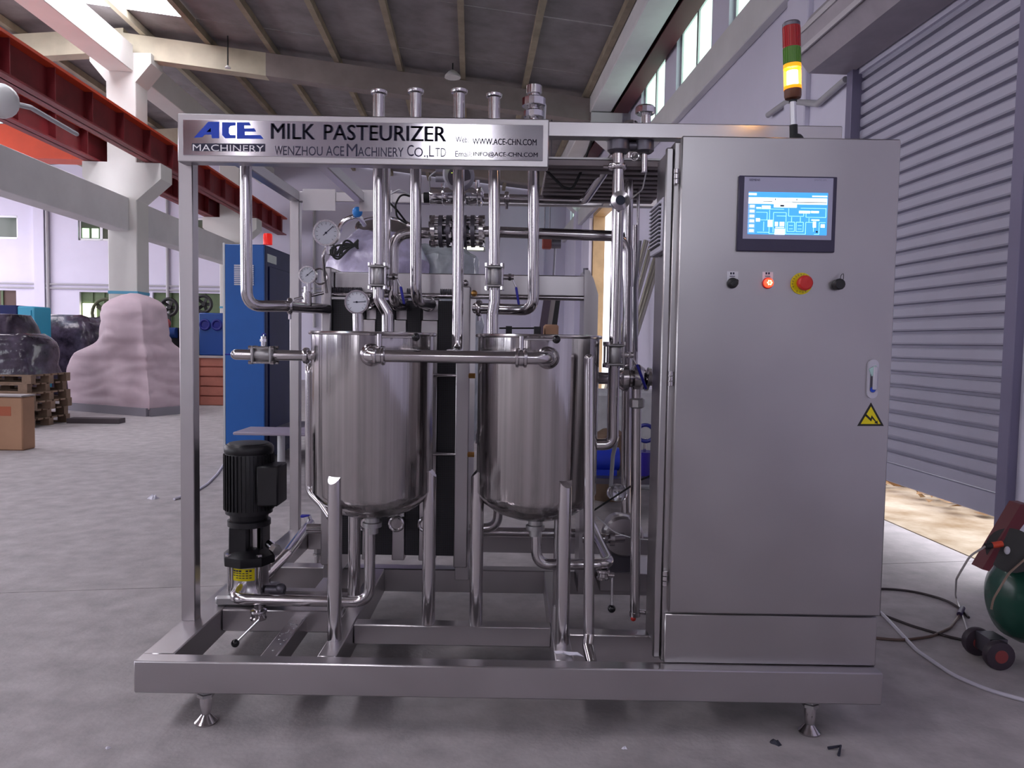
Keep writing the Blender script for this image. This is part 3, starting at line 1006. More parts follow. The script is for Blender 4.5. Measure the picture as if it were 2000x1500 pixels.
ferrule(AT(897, 176, RY), ez, 0.021, p3)
p4 = pipe([(965, 190, RY), (966, 590, RY), (962, 612, RY), (962, 770, RY)], bend=0.03, name='riser_pipe')
ferrule(AT(965, 184, RY), ez, 0.020, p4)
ball_valve(AT(966, 541, RY), ez, ex, (0.12, 0, -1), 1.0, label='cast ball valve with a blue lever above the right tank')
p5 = pipe([(1042, 250, 2.85), (1042, 606, 2.85), (928, 602, 3.0)], bend=0.05, name='riser_pipe')
clamp(AT(936, 602, 2.99), (-1, 0.2, 0), 0.021, p5)
# union fitting with knurled nuts on the fifth riser
u5 = MB().lathe(AT(1042, 238, 2.85), ez, [(0.021, 0), (0.021, 0.10), (0.028, 0.10), (0.028, 0.128), (0.018, 0.13)], n=24).build('union_fitting', PIPE, PA, label='stacked knurled union nuts on the riser at the sign end')
for dz, rr, hh in ((0.012, 0.037, 0.028), (0.052, 0.043, 0.034)):
    MB().lathe(AT(1042, 238, 2.85) + ez * dz, ez, [(rr * 0.9, 0), (rr, 0.004), (rr, hh - 0.004), (rr * 0.85, hh)], n=14).build('union_nut', CHROME, u5, sharp=15)
MB().tube([AT(1062, 246, 2.86), AT(1064, 205, 2.86), AT(1052, 188, 2.86)], 0.006, n=8, bend=0.02).build('white_tube', WHITEP, u5)

# ---- left drop pipe with its run to the heat exchanger
p6 = pipe([(480, 305, RY), (482, 598, RY), (560, 598, 2.9), (640, 604, 3.16)], bend=0.055, name='drop_pipe')
clamp(AT(566, 598, 2.92), (1, 0.35, 0), 0.021, p6)
tee = MB().cyl(AT(600, 600, 3.02), AT(600, 572, 3.02), 0.018, n=14).cyl(AT(600, 576, 3.02), AT(600, 560, 3.02), 0.013, n=14).build('gauge_tee', PIPE, p6)
pipe([(575, 585, 3.0), (632, 572, 3.05)], dia=0.012, name='sample_tube')

# ---- gauges
gauge(AT(637, 455, 2.95), 0.048, [AT(631, 500, 2.955), AT(634, 540, 3.02), AT(638, 572, 3.05)], 'large pressure gauge beside the coiled cables', 0.75)
gauge(AT(601, 537, 3.0), 0.033, [AT(600, 565, 3.02)], 'small pressure gauge on the drop pipe', 0.7)
gauge(AT(697, 590, 2.72), 0.041, [AT(699, 650, 2.72)], 'thermometer dial over the left tank', 0.05)
MB().cyl(AT(699, 613, 2.72), AT(701, 700, 2.72), 0.019, n=16).build('thermowell', PIPE, T1)
# siphon loop beside the small gauge
MB().torus(AT(624, 540, 3.02), (0.35, -1, 0), 0.03, 0.0035, n=28).build('siphon_loop', PIPE, PA)

# ---- crossover pipe between the tanks
cy = 2.455
a0, b0 = AT(716, 694, cy), AT(1072, 700, cy)
zc = (a0.z + b0.z) / 2
co = MB().tube([(a0.x, 2.56, zc), (a0.x, cy, zc), (b0.x, cy, zc), (b0.x, 2.56, zc)], 0.0205, n=20, bend=0.045, seg=8).build('crossover_pipe', PIPE, PA, label='polished crossover pipe joining the fronts of both tanks')
for x in (a0.x, b0.x):
    MB().lathe((x, 2.515, zc), ey, [(0.022, 0), (0.036, 0.012), (0.040, 0.03), (0.03, 0.05)], n=24).build('weld_flange', PIPE, co)
butterfly((AT(741, 700, cy).x, cy, zc), ex, ez, ex, stem_len=0.048, lever_len=0.10, ball=0.0135, label='butterfly valve with ball lever on the left of the crossover pipe')
butterfly((AT(1018, 700, cy).x, cy, zc), ex, ez, ex, stem_len=0.048, lever_len=0.095, ball=0.0135, label='butterfly valve with ball lever on the right of the crossover pipe')

# ---- inlet with ball valve left of the left tank
iz = AT(560, 694, TY).z
xi = AT(462, 690, TY).x
ip = MB().tube([(xi, TY, iz), (-0.70, TY, iz)], 0.019, n=18).sph((xi, TY, iz), 0.019, 16, 10, (1.1, 1, 1)).build('inlet_pipe', PIPE, PA)
ball_valve((AT(515, 690, TY).x, TY, iz), ex, ez, (-0.3, 1, 0), 0.95, label='cast ball valve on the inlet left of the left tank', lever_len=0.06)
clamp((AT(598, 690, TY).x, TY, iz), ex, 0.0195, ip)
MB().tube([(xi, TY, iz), AT(440, 692, TY)], 0.003, n=6).build('wire_end', BLUEH, ip)

# ---- overflow pipes
pipe([(612, 712, 2.73), (603, 720, 2.70), (603, 960, 2.70), (628, 985, 2.66), (645, 1010, 2.62)], dia=0.026, bend=0.05, name='overflow_pipe')
ofp = pipe([(1151, 700, 2.545), (1150, 1240, 2.53), (1148, 1262, 2.50), (1156, 1296, 2.45)], dia=0.036, bend=0.02, name='overflow_pipe', label='vertical overflow pipe in front of the right tank')
MB().sph(AT(1151, 700, 2.545), 0.018, 16, 10, (1, 1, 0.8)).build('domed_end', PIPE, ofp)

# ---- bottom lines
l1 = pipe([(722, 1015, TY), (722, 1176, TY), (455, 1170, TY), (478, 1140, 2.94)], dia=0.040, bend=0.06, name='suction_pipe', label='pipe from the left tank outlet to the pump')
vz = AT(505, 1200, TY)
v = butterfly(vz, ez, (0.25, -0.4, -0.05), (-0.75, -0.45, -0.75), stem_len=0.02, lever_len=0.10, r=0.02, ball=0.0145, label='drain valve with ball lever under the suction pipe')
MB().cyl(AT(505, 1172, TY), AT(505, 1195, TY), 0.016, n=14).build('drain_neck', PIPE, v)
l2 = pipe([(1047, 1015, TY), (1048, 1102, TY), (1192, 1102, TY), (1150, 1015, 3.3)], dia=0.040, bend=0.05, name='suction_pipe', label='pipe bending from the right tank outlet to the rear pump')
vz = AT(1178, 1122, TY)
v = butterfly(vz, ez, (1, -0.2, 0.0), (0, -0.05, -1), stem_len=0.025, lever_len=0.105, r=0.016, ball=0.0145, label='drain valve with hanging ball lever under the right suction pipe')

# ---- main vertical line by the cabinet
VY = 2.76
m1 = pipe([(1208, 262, VY), (1207, 400, VY), (1200, 700, VY), (1197, 800, VY), (1197, 868, VY), (1160, 868, VY)], dia=0.042, bend=0.055, name='main_riser', label='tall polished pipe beside the cabinet bending into the right tank')
clamp(AT(1206, 326, VY), ez, 0.022, m1, nut=(-1, 0, 0))
sgl = MB().lathe(AT(1208, 396, VY), (0, -1, 0), [(0.022, 0), (0.022, 0.03), (0.033, 0.032), (0.033, 0.048), (0.017, 0.05), (0.016, 0.044)], n=28).build('sight_glass', PIPE, PA, label='round sight glass port on the main riser')
MB().cyl(AT(1208, 396, VY) - ey * 0.049, AT(1208, 396, VY) - ey * 0.046, 0.0165, n=24).build('glass', M('sight_glass_pane', (0.02, 0.025, 0.05), 0.35, spec=0.2), sgl)
ball_valve(AT(1199, 693, VY), ez, (1, 0.1, 0), (0.35, 0, -1), 1.0, label='cast ball valve with blue lever on the main riser', lever_len=0.13)
pipe([(1228, 300, 3.02), (1226, 480, 3.02), (1222, 1000, 3.05)], dia=0.038, bend=0.05, name='rear_riser')
pipe([(1241, 440, 3.10), (1236, 1000, 3.10)], dia=0.028, bend=0.05, name='rear_riser')
pipe([(1247, 350, 3.2), (1243, 700, 3.2)], dia=0.012, bend=0.0, name='capillary_tube')
rp = pipe([(1243, 760, 2.72), (1240, 1195, 2.72)], dia=0.036, name='drain_riser')
MB().cyl(AT(1240, 1194, 2.72), AT(1262, 1196, 2.72), 0.009, n=10).build('drain_stub', PIPE, rp)
MB().cyl(AT(1240, 1195, 2.72), AT(1240, 1203, 2.72), 0.020, n=16).build('drain_cap', PIPE, rp)
MB().sph(AT(1237, 1208, 2.71), 0.010, 12, 8).build('red_cap', REDP, rp)
MB().lathe(AT(1244, 786, 2.72) - ez * 0.02, ez, [(0.02, 0), (0.027, 0.004), (0.027, 0.03), (0.02, 0.036)], n=8).build('hex_union', CAST, rp)
# side inlet with check valve
hz = AT(1215, 738, 2.95)
ck = pipe([(1160, 738, 2.95), (1275, 742, 2.95)], dia=0.046, name='side_pipe')
MB().lathe(AT(1205, 738, 2.95), ex, [(0.022, 0), (0.034, 0.004), (0.050, 0.02), (0.052, 0.04), (0.035, 0.048), (0.035, 0.056), (0.052, 0.062), (0.054, 0.085), (0.04, 0.105), (0.03, 0.11)], n=28).build('check_valve', PIPE, ck)
MB().cyl(AT(1262, 740, 2.95), AT(1268, 741, 2.95), 0.045, n=24).build('flange', PIPE, ck)
# top manifold above the main riser
tm = MB().lathe(AT(1208, 300, VY), ez, [(0.030, 0), (0.040, 0.01), (0.040, 0.05), (0.05, 0.055), (0.05, 0.065), (0.03, 0.07)], n=24).build('manifold', DARKST, PA, label='dark valve manifold under the upper frame')
MB().lathe(AT(1258, 300, VY), ez, [(0.024, 0), (0.034, 0.008), (0.034, 0.05), (0.042, 0.054), (0.042, 0.066), (0.02, 0.07)], n=24).build('manifold_valve', DARKST, tm)
MB().tube([AT(1215, 285, VY), AT(1270, 286, VY)], 0.018, n=14).build('manifold_bridge', DARKST, tm)
MB().tube([AT(1258, 300, VY), AT(1258, 336, VY)], 0.012, n=10).build('manifold_nozzle', PIPE, tm)
MB().torus(AT(1240, 305, VY - 0.05), (0.6, 1, 0), 0.014, 0.003, n=16).build('ring', CHROME, tm)
# capped port above the upper frame
cp = MB().cyl(AT(1262, 262, 2.83), AT(1262, 222, 2.83), 0.017, n=18).build('capped_port', PIPE, PA, label='capped port with knurled nut above the upper frame')
MB().lathe(AT(1260, 224, 2.83), ez, [(0.030, 0), (0.036, 0.004), (0.036, 0.024), (0.030, 0.03)], n=14).build('union_nut', CHROME, cp, sharp=15)
MB().sph(AT(1232, 243, 2.85), 0.030, 18, 8, (1, 1, 0.5)).build('dome_cap', CHROME, cp)

# ---- horizontal runs behind the risers
HY = 3.02
h1 = pipe([(848, 455, HY), (768, 455, HY), (768, 596, HY), (788, 596, 3.14)], dia=0.042, bend=0.075, name='return_pipe', label='pipe looping from the flow meter down to the heat exchanger')
h2 = pipe([(938, 452, HY), (1226, 462, HY), (1226, 560, HY)], dia=0.042, bend=0.07, name='return_pipe')
fm = MB().cyl(AT(868, 452, HY), AT(915, 453, HY), 0.034, n=28).build('flow_meter', DARKST, PA, label='flanged flow meter in the horizontal pipe run')
for x in (847, 862, 877, 908, 924, 940):
    f = MB().cyl(AT(x - 4, 452, HY), AT(x + 4, 452, HY), 0.062, n=32).build('flange', PIPE if x in (847, 940) else DARKST, fm)
for i in range(8):
    a = PI / 8 + i * PI / 4
    off = Vector((0, math.cos(a), math.sin(a))) * 0.052
    for x0, x1 in ((840, 884), (902, 947)):
        MB().cyl(AT(x0, 452, HY) + off, AT(x1, 452, HY) + off, 0.007, n=8).cyl(AT(x0, 452, HY) + off, AT(x0 + 5, 452, HY) + off, 0.012, n=6).cyl(AT(x1 - 5, 452, HY) + off, AT(x1, 452, HY) + off, 0.012, n=6).build('bolt', CHROME, fm)
# upper control line
UY = 3.25
h3 = pipe([(930, 386, UY), (1142, 392, UY), (1204, 300, 2.80)], dia=0.036, bend=0.04, name='control_line', label='upper pipe rising towards the manifold')
clamp(AT(990, 387, UY), ex, 0.018, h3)
act = MB().lathe(AT(838, 383, UY), ex, [(0.02, 0), (0.034, 0.004), (0.036, 0.01), (0.036, 0.115), (0.030, 0.12), (0.018, 0.125), (0.018, 0.2)], n=28).build('valve_actuator', CHROME, PA, label='chromed pneumatic valve actuator behind the risers')
MB().torus(AT(866, 383, UY), ex, 0.037, 0.004, n=28).build('band', CHROME, act)
MB().cyl(AT(866, 367, UY), AT(866, 358, UY), 0.008, n=10).build('air_fitting', CHROME, act)
MB().cyl(AT(828, 386, UY), AT(838, 386, UY), 0.022, n=16).build('end_cap', RUBBER, act)
MB().lathe(AT(908, 384, UY), ex, [(0.02, 0), (0.035, 0.006), (0.038, 0.03), (0.03, 0.05), (0.035, 0.07), (0.02, 0.08)], n=24).build('valve_body', CHROME, act)
MB().lathe(AT(932, 384, UY), ex, [(0.036, 0), (0.04, 0.004), (0.04, 0.016), (0.036, 0.02)], n=24).build('valve_clamp', CHROME, act)
MB().cyl(AT(933, 372, UY), AT(933, 352, UY), 0.009, n=10).build('stem', CHROME, act)
tr = MB().lathe(AT(897, 345, 3.12), (0, -1, 0), [(0.05, 0), (0.062, 0.006), (0.062, 0.05), (0.055, 0.06)], n=32).build('transmitter', GREYP, PA, label='round grey transmitter housing behind the sign')
MB().cyl(AT(897, 345, 3.06), AT(897, 345, 3.055), 0.045, n=28).build('display_ring', DARKST, tr)
MB().box(AT(881, 338, 3.05), AT(884, 326, 3.055)).build('status_light', M('status_led', (0.6, 0.9, 0.1), 0.4, emit=(0.7, 1, 0.1), estr=2), tr, smooth=False)
MB().cyl(AT(897, 372, 3.12), AT(897, 384, UY), 0.02, n=14).build('neck', GREYP, tr)
for x, y in ((858, 330), (858, 350)):
    MB().cyl(AT(x - 7, y, 3.12), AT(x + 12, y, 3.12), 0.012, n=12).build('cable_gland', GREYP, tr)
pipe([(852, 334, 3.12), (838, 345, 3.12), (840, 372, 3.2)], dia=0.006, bend=0.02, name='white_tube', mat=WHITEP, n=8)
pipe([(756, 383, 3.15), (780, 370, 3.1), (800, 380, 3.1), (806, 384, 3.1)], dia=0.007, bend=0.02, name='white_tube', mat=WHITEP, n=8)
pipe([(806, 385, 3.1), (783, 378, 3.1), (772, 400, 3.1), (775, 425, 3.1), (795, 437, 3.1)], dia=0.008, bend=0.03, name='cable', mat=RUBBER, n=8)
pipe([(757, 392, 3.1), (775, 410, 3.1), (792, 432, 3.15)], dia=0.008, bend=0.03, name='cable', mat=RUBBER, n=8)
pipe([(1062, 328, 2.9), (1100, 366, 2.9), (1118, 370, 2.9), (1135, 335, 2.9), (1156, 272, 2.9)], dia=0.010, bend=0.03, name='cable', mat=RUBBER, n=8)
pipe([(1262, 336, 2.85), (1255, 370, 2.85), (1228, 392, 2.8), (1216, 394, 2.77)], dia=0.005, bend=0.03, name='capillary_tube', mat=WHITEP, n=8)

# ---- plate heat exchanger
HX0, HX1 = 3.18, 3.62
hzt, hzb = AT(900, 588, HX0).z, 0.34
x_ = lambda px, y=HX0: AT(px, 780, y).x
hx = MB().box((x_(629), HX0 - 0.02, 0.30), (x_(648), HX1, AT(640, 522, HX0).z), 0.006).build('heat_exchanger', FRAME, PA, label='plate heat exchanger with black mesh guards behind the tanks')
MB().box((x_(648), HX0 + 0.04, AT(900, 578, HX0).z), (x_(1140), HX0 + 0.16, AT(900, 533, HX0).z), 0.004).build('carrying_bar', FRAME, hx)
MB().cyl((x_(640), HX0 + 0.02, AT(900, 578, HX0).z), (x_(1140), HX0 + 0.02, AT(900, 578, HX0).z), 0.011, n=12).build('guide_rod', PIPE, hx)
xr0, xr1 = x_(1137), x_(1164)
mb = MB().prism([(xr0, HX0, 0.22), (xr1, HX0, 0.22), (xr1, HX0, AT(1150, 575, HX0).z), (xr1 - 0.02, HX0, AT(1150, 545, HX0).z), (xr1 - 0.04, HX0, AT(1150, 527, HX0).z), (xr0, HX0, AT(1150, 527, HX0).z)], (0, 0.2, 0))
mb.build('support_column', FRAME, hx, smooth=False)
MESH = bpy.data.materials.new('black_mesh_guard')
MESH.use_nodes = True
nt = MESH.node_tree
b = nt.nodes['Principled BSDF']
b.inputs['Roughness'].default_value = 0.5
tc = nt.nodes.new('ShaderNodeTexCoord')
vo = nt.nodes.new('ShaderNodeTexVoronoi')
vo.feature = 'DISTANCE_TO_EDGE'
vo.inputs['Scale'].default_value = 130
vo.inputs['Randomness'].default_value = 0.15
nt.links.new(tc.outputs['Object'], vo.inputs['Vector'])
cr = nt.nodes.new('ShaderNodeValToRGB')
cr.color_ramp.elements[0].position = 0.05
cr.color_ramp.elements[0].color = (0.045, 0.042, 0.06, 1)
cr.color_ramp.elements[1].position = 0.12
cr.color_ramp.elements[1].color = (0.006, 0.004, 0.006, 1)
nt.links.new(vo.outputs['Distance'], cr.inputs[0])
nt.links.new(cr.outputs[0], b.inputs['Base Color'])
for a_, b_ in ((648, 708), (732, 767), (792, 820), (853, 890)):
    MB().box((x_(a_), HX0 + 0.012, hzb), (x_(b_), HX1 - 0.02, hzt), 0.002).build('plate_pack', MESH, hx)
for a_, b_ in ((708, 732), (767, 792), (820, 853)):
    cpn = MB().box((x_(a_), HX0 + 0.005, hzb - 0.02), (x_(b_), HX1 - 0.01, AT(800, 625, HX0).z), 0.003).box((x_(a_), HX0 + 0.06, AT(800, 625, HX0).z), (x_(b_), HX1 - 0.06, hzt + 0.01), 0.003).build('connection_plate', STEEL, hx)
    xm_ = (x_(a_) + x_(b_)) / 2
    zp = AT(800, 594, HX0).z
    MB().cyl((xm_, HX0 + 0.10, zp), (xm_, HX0 - 0.045, zp), 0.026, n=22).torus((xm_, HX0 - 0.045, zp), ey, 0.026, 0.006, n=22).build('port', PIPE, hx)
    zq = AT(790, 1018, HX0).z
    MB().cyl((xm_, HX0 + 0.10, zq), (xm_, HX0 - 0.05, zq), 0.030, n=22).torus((xm_, HX0 - 0.05, zq), ey, 0.028, 0.007, n=22).build('port', PIPE, hx)
MB().box((x_(890), HX0 - 0.02, 0.30), (x_(917), HX1, AT(900, 560, HX0).z), 0.004).build('pressure_plate', FRAME, hx)
for y in (733, 886):
    zz = AT(880, y, HX0).z
    yy = HX0 - 0.012
    MB().cyl((x_(646), yy, zz), (x_(922), yy, zz), 0.008, n=10).build('tie_rod', PIPE, hx)
    MB().cyl((x_(915), yy, zz), (x_(928), yy, zz), 0.012, n=6).build('nut', BRASS, hx)
for y in (566,):
    for x0, x1 in ((650, 705), (750, 760), (793, 800), (858, 884)):
        mb = MB()
        k = 0
        xx = x_(x0)
        while xx < x_(x1):
            mb.torus((xx, HX0 + 0.015, AT(700, 572, HX0).z + 0.012), ex, 0.010, 0.0025, n=10, k=5)
            xx += 0.0075
        mb.build('thread', DARKST, hx)
MB().sph(AT(926, 573, 3.1), 0.013, 12, 8).build('brass_knob', BRASS, hx)
MB().sph(AT(909, 553, 3.15), 0.014, 12, 8).build('top_roller', PIPE, hx)
MB().cyl(AT(1144, 535, 3.2), AT(1144, 524, 3.2), 0.012, n=6).build('top_bolt', DARKST, hx)
for x in (x_(640), x_(905)):
    MB().box((x - 0.03, HX0 + 0.05, ZB), (x + 0.03, HX1 - 0.05, 0.305), 0.003).build('foot_block', FRAME, hx)
MB().box((xr0, HX0 + 0.02, 0.19), (xr1, HX0 + 0.2, 0.235)).build('column_shoe', FRAME, hx, smooth=False)

# ---- rear bottom lines
rl = pipe([(600, 1032, 3.5), (690, 1034, 3.5), (1130, 1042, 3.5)], dia=0.045, name='rear_line')
pipe([(975, 930, 3.3), (972, 1030, 3.3), (820, 1038, 3.3)], dia=0.042, bend=0.06, name='rear_line')
sl = pipe([(512, 1130, 2.98), (560, 1082, 3.2), (606, 1022, 3.85)], dia=0.045, name='return_line')
MB().cyl(AT(605, 1025, 3.85), AT(600, 1008, 3.85), 0.02, n=12).build('line_valve', CHROME, sl)
MB().obox(AT(596, 1008, 3.85), (0.022, 0.012, 0.007), None, 0.003).build('blue_grip', BLUEH, sl)

# ---- vertical multistage pump
PX, PY = AT(487, 1100, 2.96).x, 2.96
zz = lambda py: AT(487, py, PY).z
pm = MB().lathe((PX, PY, 0), ez, [(0.088, zz(1000)), (0.089, zz(992)), (0.089, zz(874)), (0.086, zz(870)), (0.075, zz(864)), (0.02, zz(862))], n=40).build('pump_motor', BLACK, PA, label='black motor of the vertical multistage pump')
for i in range(36):
    a = 2 * PI * i / 36
    d = Vector((math.cos(a), math.sin(a), 0))
    MB().obox(Vector((PX, PY, (zz(992) + zz(885)) / 2)) + d * 0.090, (0.005, 0.0015, (zz(885) - zz(992)) / 2), (d, ez.cross(d), ez)).build('fin', BLACK, pm, smooth=False)
MB().lathe((PX, PY, 0), ez, [(0.089, zz(884)), (0.0925, zz(880)), (0.0925, zz(872)), (0.085, zz(867)), (0.03, zz(866))], n=40).build('fan_cover', BLACK, pm)
MB().box((PX + 0.06, PY - 0.10, zz(978)), (PX + 0.142, PY + 0.02, zz(902)), 0.006).build('terminal_box', BLACK, pm)
MB().lathe((PX, PY, 0), ez, [(0.070, zz(1012)), (0.081, zz(1014)), (0.081, zz(1024)), (0.07, zz(1026))][::-1] + [(0.070, zz(1012)), (0.075, zz(1000))], n=40).build('motor_flange', BLACK, pm)
mb = MB()
mb.obox((PX - 0.025, PY - 0.03, (zz(1024) + zz(1080)) / 2), (0.035, 0.03, (zz(1024) - zz(1080)) / 2), None, 0.004)
mb.obox((PX + 0.045, PY + 0.03, (zz(1024) + zz(1080)) / 2), (0.012, 0.05, (zz(1024) - zz(1080)) / 2), None, 0.004)
mb.build('lantern', BLACK, pm)
MB().cyl((PX, PY, zz(1080)), (PX, PY, zz(1020)), 0.018, n=14).box((PX + 0.02, PY - 0.02, zz(1080)), (PX + 0.05, PY, zz(1024))).build('coupling', STEEL, pm)
MB().lathe((PX, PY, 0), ez, [(0.098, zz(1097)), (0.1, zz(1095)), (0.1, zz(1080)), (0.075, zz(1070)), (0.04, zz(1066))], n=8).build('pump_head', BLACK, pm)
for i in range(4):
    a = PI / 4 + i * PI / 2
    q = Vector((PX + 0.082 * math.cos(a), PY + 0.082 * math.sin(a), 0))
    MB().cyl(q + ez * (ZB + 0.03), q + ez * zz(1078), 0.007, n=10).cyl(q + ez * zz(1080), q + ez * zz(1074), 0.014, n=6).build('stay_bolt', PIPE, pm)
MB().lathe((PX, PY, 0), ez, [(0.08, ZB + 0.035), (0.083, ZB + 0.04), (0.074, zz(1140)), (0.072, zz(1130)), (0.072, zz(1098))], n=36).build('pump_chamber', STEEL, pm)
MB().box((PX - 0.10, PY - 0.10, ZB), (PX + 0.10, PY + 0.10, ZB + 0.04), 0.01).build('pump_foot', CAST, pm)
# curved yellow label
mb = MB()
pts = []
for i in range(9):
    a = math.radians(-90 - 34 + 68 * i / 8)
    pts.append((PX + 0.0735 * math.cos(a), PY + 0.0735 * math.sin(a)))
zt, zb_ = zz(1101), zz(1124)
mb.add([(x, y, zt) for x, y in pts] + [(x, y, zb_) for x, y in pts], [(i, i + 1, 10 + i, 9 + i) for i in range(8)])
mb.build('yellow_label', YELL, pm)
mb = MB()
for r_ in range(4):
    for i in range(6):
        if random.random() < 0.2:
            continue
        a = math.radians(-90 - 28 + 10 * i)
        d = Vector((math.cos(a), math.sin(a), 0))
        mb.obox(Vector((PX, PY, zt - 0.008 - r_ * 0.009)) + d * 0.074, (0.0008, 0.0045, 0.0014 if r_ else 0.003), (d, ez.cross(d), ez))
mb.build('label_print', INK, pm, smooth=False)
MB().cyl(AT(525, 1062, 2.9), AT(538, 1072, 2.86), 0.016, n=10).cyl(AT(534, 1070, 2.87), AT(542, 1076, 2.85), 0.02, n=6).build('vent_plug', CHROME, pm)
MB().cyl(AT(520, 1152, 2.93), AT(555, 1154, 2.93), 0.02, n=14).sph(AT(548, 1150, 2.93), 0.022, 12, 8).build('discharge_flange', DARKST, pm)

# ---- rear centrifugal pump by the cabinet
cpz = AT(1215, 1045, 3.15)
cf = MB().lathe(cpz + Vector((0, -0.04, 0)), ey, [(0.03, 0), (0.075, 0.004), (0.085, 0.015), (0.085, 0.06), (0.07, 0.07), (0.06, 0.20), (0.05, 0.22)], n=32).build('centrifugal_pump', STEEL, PA, label='small centrifugal pump low beside the cabinet')
MB().cyl(cpz + Vector((0.05, 0, 0.03)), cpz + Vector((0.05, 0, 0.16)), 0.02, n=16).build('discharge_neck', PIPE, cf)
MB().tube([cpz + Vector((0, -0.04, 0)), cpz + Vector((-0.08, -0.06, 0.0)), cpz + Vector((-0.17, -0.06, 0.0))], 0.02, n=16, bend=0.03).build('suction_neck', PIPE, cf)
MB().cyl(cpz + Vector((-0.06, -0.06, 0.0)), cpz + Vector((-0.04, -0.06, 0.0)), 0.03, n=20).build('pipe_clamp', PIPE, cf)
MB().box(cpz + Vector((-0.05, 0.0, -0.16)), cpz + Vector((0.05, 0.2, -0.07)), 0.004).build('pump_foot', DARKST, cf)
MB().box((cpz.x - 0.09, cpz.y - 0.02, ZB - 0.005), (cpz.x + 0.15, cpz.y + 0.24, cpz.z - 0.155), 0.003).build('pump_base', FRAME, cf)
# clear hose and dome
dm = MB().sph(AT(1206, 962, 2.95), 0.042, 20, 12, (1, 1, 0.8)).build('clear_bowl', M('clear_plastic', (0.8, 0.8, 0.85), 0.1, trans=0.9), PA)
MB().tube([AT(1206, 852, 2.95), AT(1197, 890, 2.95), AT(1193, 950, 2.95)], 0.008, n=10, bend=0.05).build('clear_hose', WHITEP, dm)
pipe([(1155, 1000, 2.75), (1250, 938, 2.75), (1280, 925, 2.75)], dia=0.007, bend=0.05, name='cable', mat=RUBBER, n=8)
pipe([(1165, 1008, 2.8), (1200, 1040, 2.75), (1240, 1052, 2.72), (1268, 1054, 2.7)], dia=0.004, bend=0.1, name='capillary_tube', mat=WHITEP, n=8)

# ---- control cabinet
CX0, CX1, CZ1 = 0.505, 1.186, 1.888
CF = 2.398
rotc = math.radians(-0.9)
cab = MB().box((CX0 - 0.012, CF + 0.03, ZB), (CX1, 2.705, CZ1 - 0.012), 0.004).build('control_cabinet', CABM, PA, label='tall brushed steel control cabinet with touch screen')
ZD = 0.392
MB().box((CX0 + 0.006, CF + 0.004, ZD), (CX1, CF + 0.027, CZ1), 0.004).build('door', CABM, cab)
MB().box((CX0 - 0.004, CF + 0.012, ZB + 0.001), (CX1 - 0.006, CF + 0.0295, ZD - 0.006), 0.003).build('plinth_panel', CABM, cab)
MB().box((CX0 - 0.036, CF + 0.03, ZB + 0.01), (CX0 - 0.0125, CF + 0.05, CZ1 - 0.03), 0.004).build('corner_strip', CABM, cab)
for py in (342, 740, 1133):
    p = AT(1316, py, CF)
    mb = MB()
    for dz in (-0.016, 0, 0.016):
        mb.cyl((CX0 - 0.006, CF + 0.018, p.z + dz - 0.0065), (CX0 - 0.006, CF + 0.018, p.z + dz + 0.0065), 0.0085, n=14)
    mb.build('hinge', PIPE, cab)
YD = CF + 0.004


def cabz(px, py):
    q = AT(px, py, YD)
    return q.x, q.z


# touch screen
a = cabz(1442, 344); b = cabz(1627, 494)
BEZ = M('screen_bezel', (0.035, 0.028, 0.07), 0.4)
MB().box((a[0], YD - 0.012, b[1]), (b[0], YD, a[1]), 0.002).build('screen_bezel', BEZ, cab)
SCRG = M('screen_border', (0.45, 0.44, 0.60), 0.25)
c = cabz(1452, 347); d = cabz(1620, 470)
MB().box((c[0], YD - 0.0128, d[1]), (d[0], YD - 0.012, c[1])).build('screen_border', SCRG, cab, smooth=False)
SCRB = M('screen_blue', (0.02, 0.12, 0.3), 0.3, emit=(0.06, 0.36, 0.85), estr=1.1)
SCRW = M('screen_white', (0.6, 0.7, 0.8), 0.3, emit=(0.85, 0.97, 1.0), estr=1.5)
SCRC = M('screen_pale_cyan', (0.3, 0.6, 0.7), 0.3, emit=(0.35, 0.80, 0.95), estr=1.15)
e = cabz(1460, 376); f = cabz(1611, 461)
MB().box((e[0], YD - 0.0134, f[1]), (f[0], YD - 0.0128, e[1])).build('screen_display', SCRB, cab, smooth=False)
sw, sh_ = f[0] - e[0], e[1] - f[1]


def scr(rects, name, mat, lift):
    mb = MB()
    for x0, y0, x1, y1 in rects:
        mb.box((e[0] + x0 * sw, YD - 0.0134 - lift, e[1] - y0 * sh_), (e[0] + x1 * sw, YD - 0.0134 - lift + 0.0003, e[1] - y1 * sh_))
    return mb.build(name, mat, cab, smooth=False)


pan = [(0.0, 0.13, 0.99, 0.20), (0.0, 0.20, 0.99, 0.28), (0.0, 0.03, 0.10, 0.08), (0.80, 0.07, 0.99, 0.10), (0.32, 0.28, 0.61, 0.36), (0.17, 0.32, 0.28, 0.40)]
lines = []


def ln(x0, y0, x1, y1, w=0.006):
    if abs(x1 - x0) > abs(y1 - y0):
        lines.append((min(x0, x1), y0 - w, max(x0, x1), y0 + w))
    else:
        lines.append((x0 - w * 0.6, min(y0, y1), x0 + w * 0.6, max(y0, y1)))


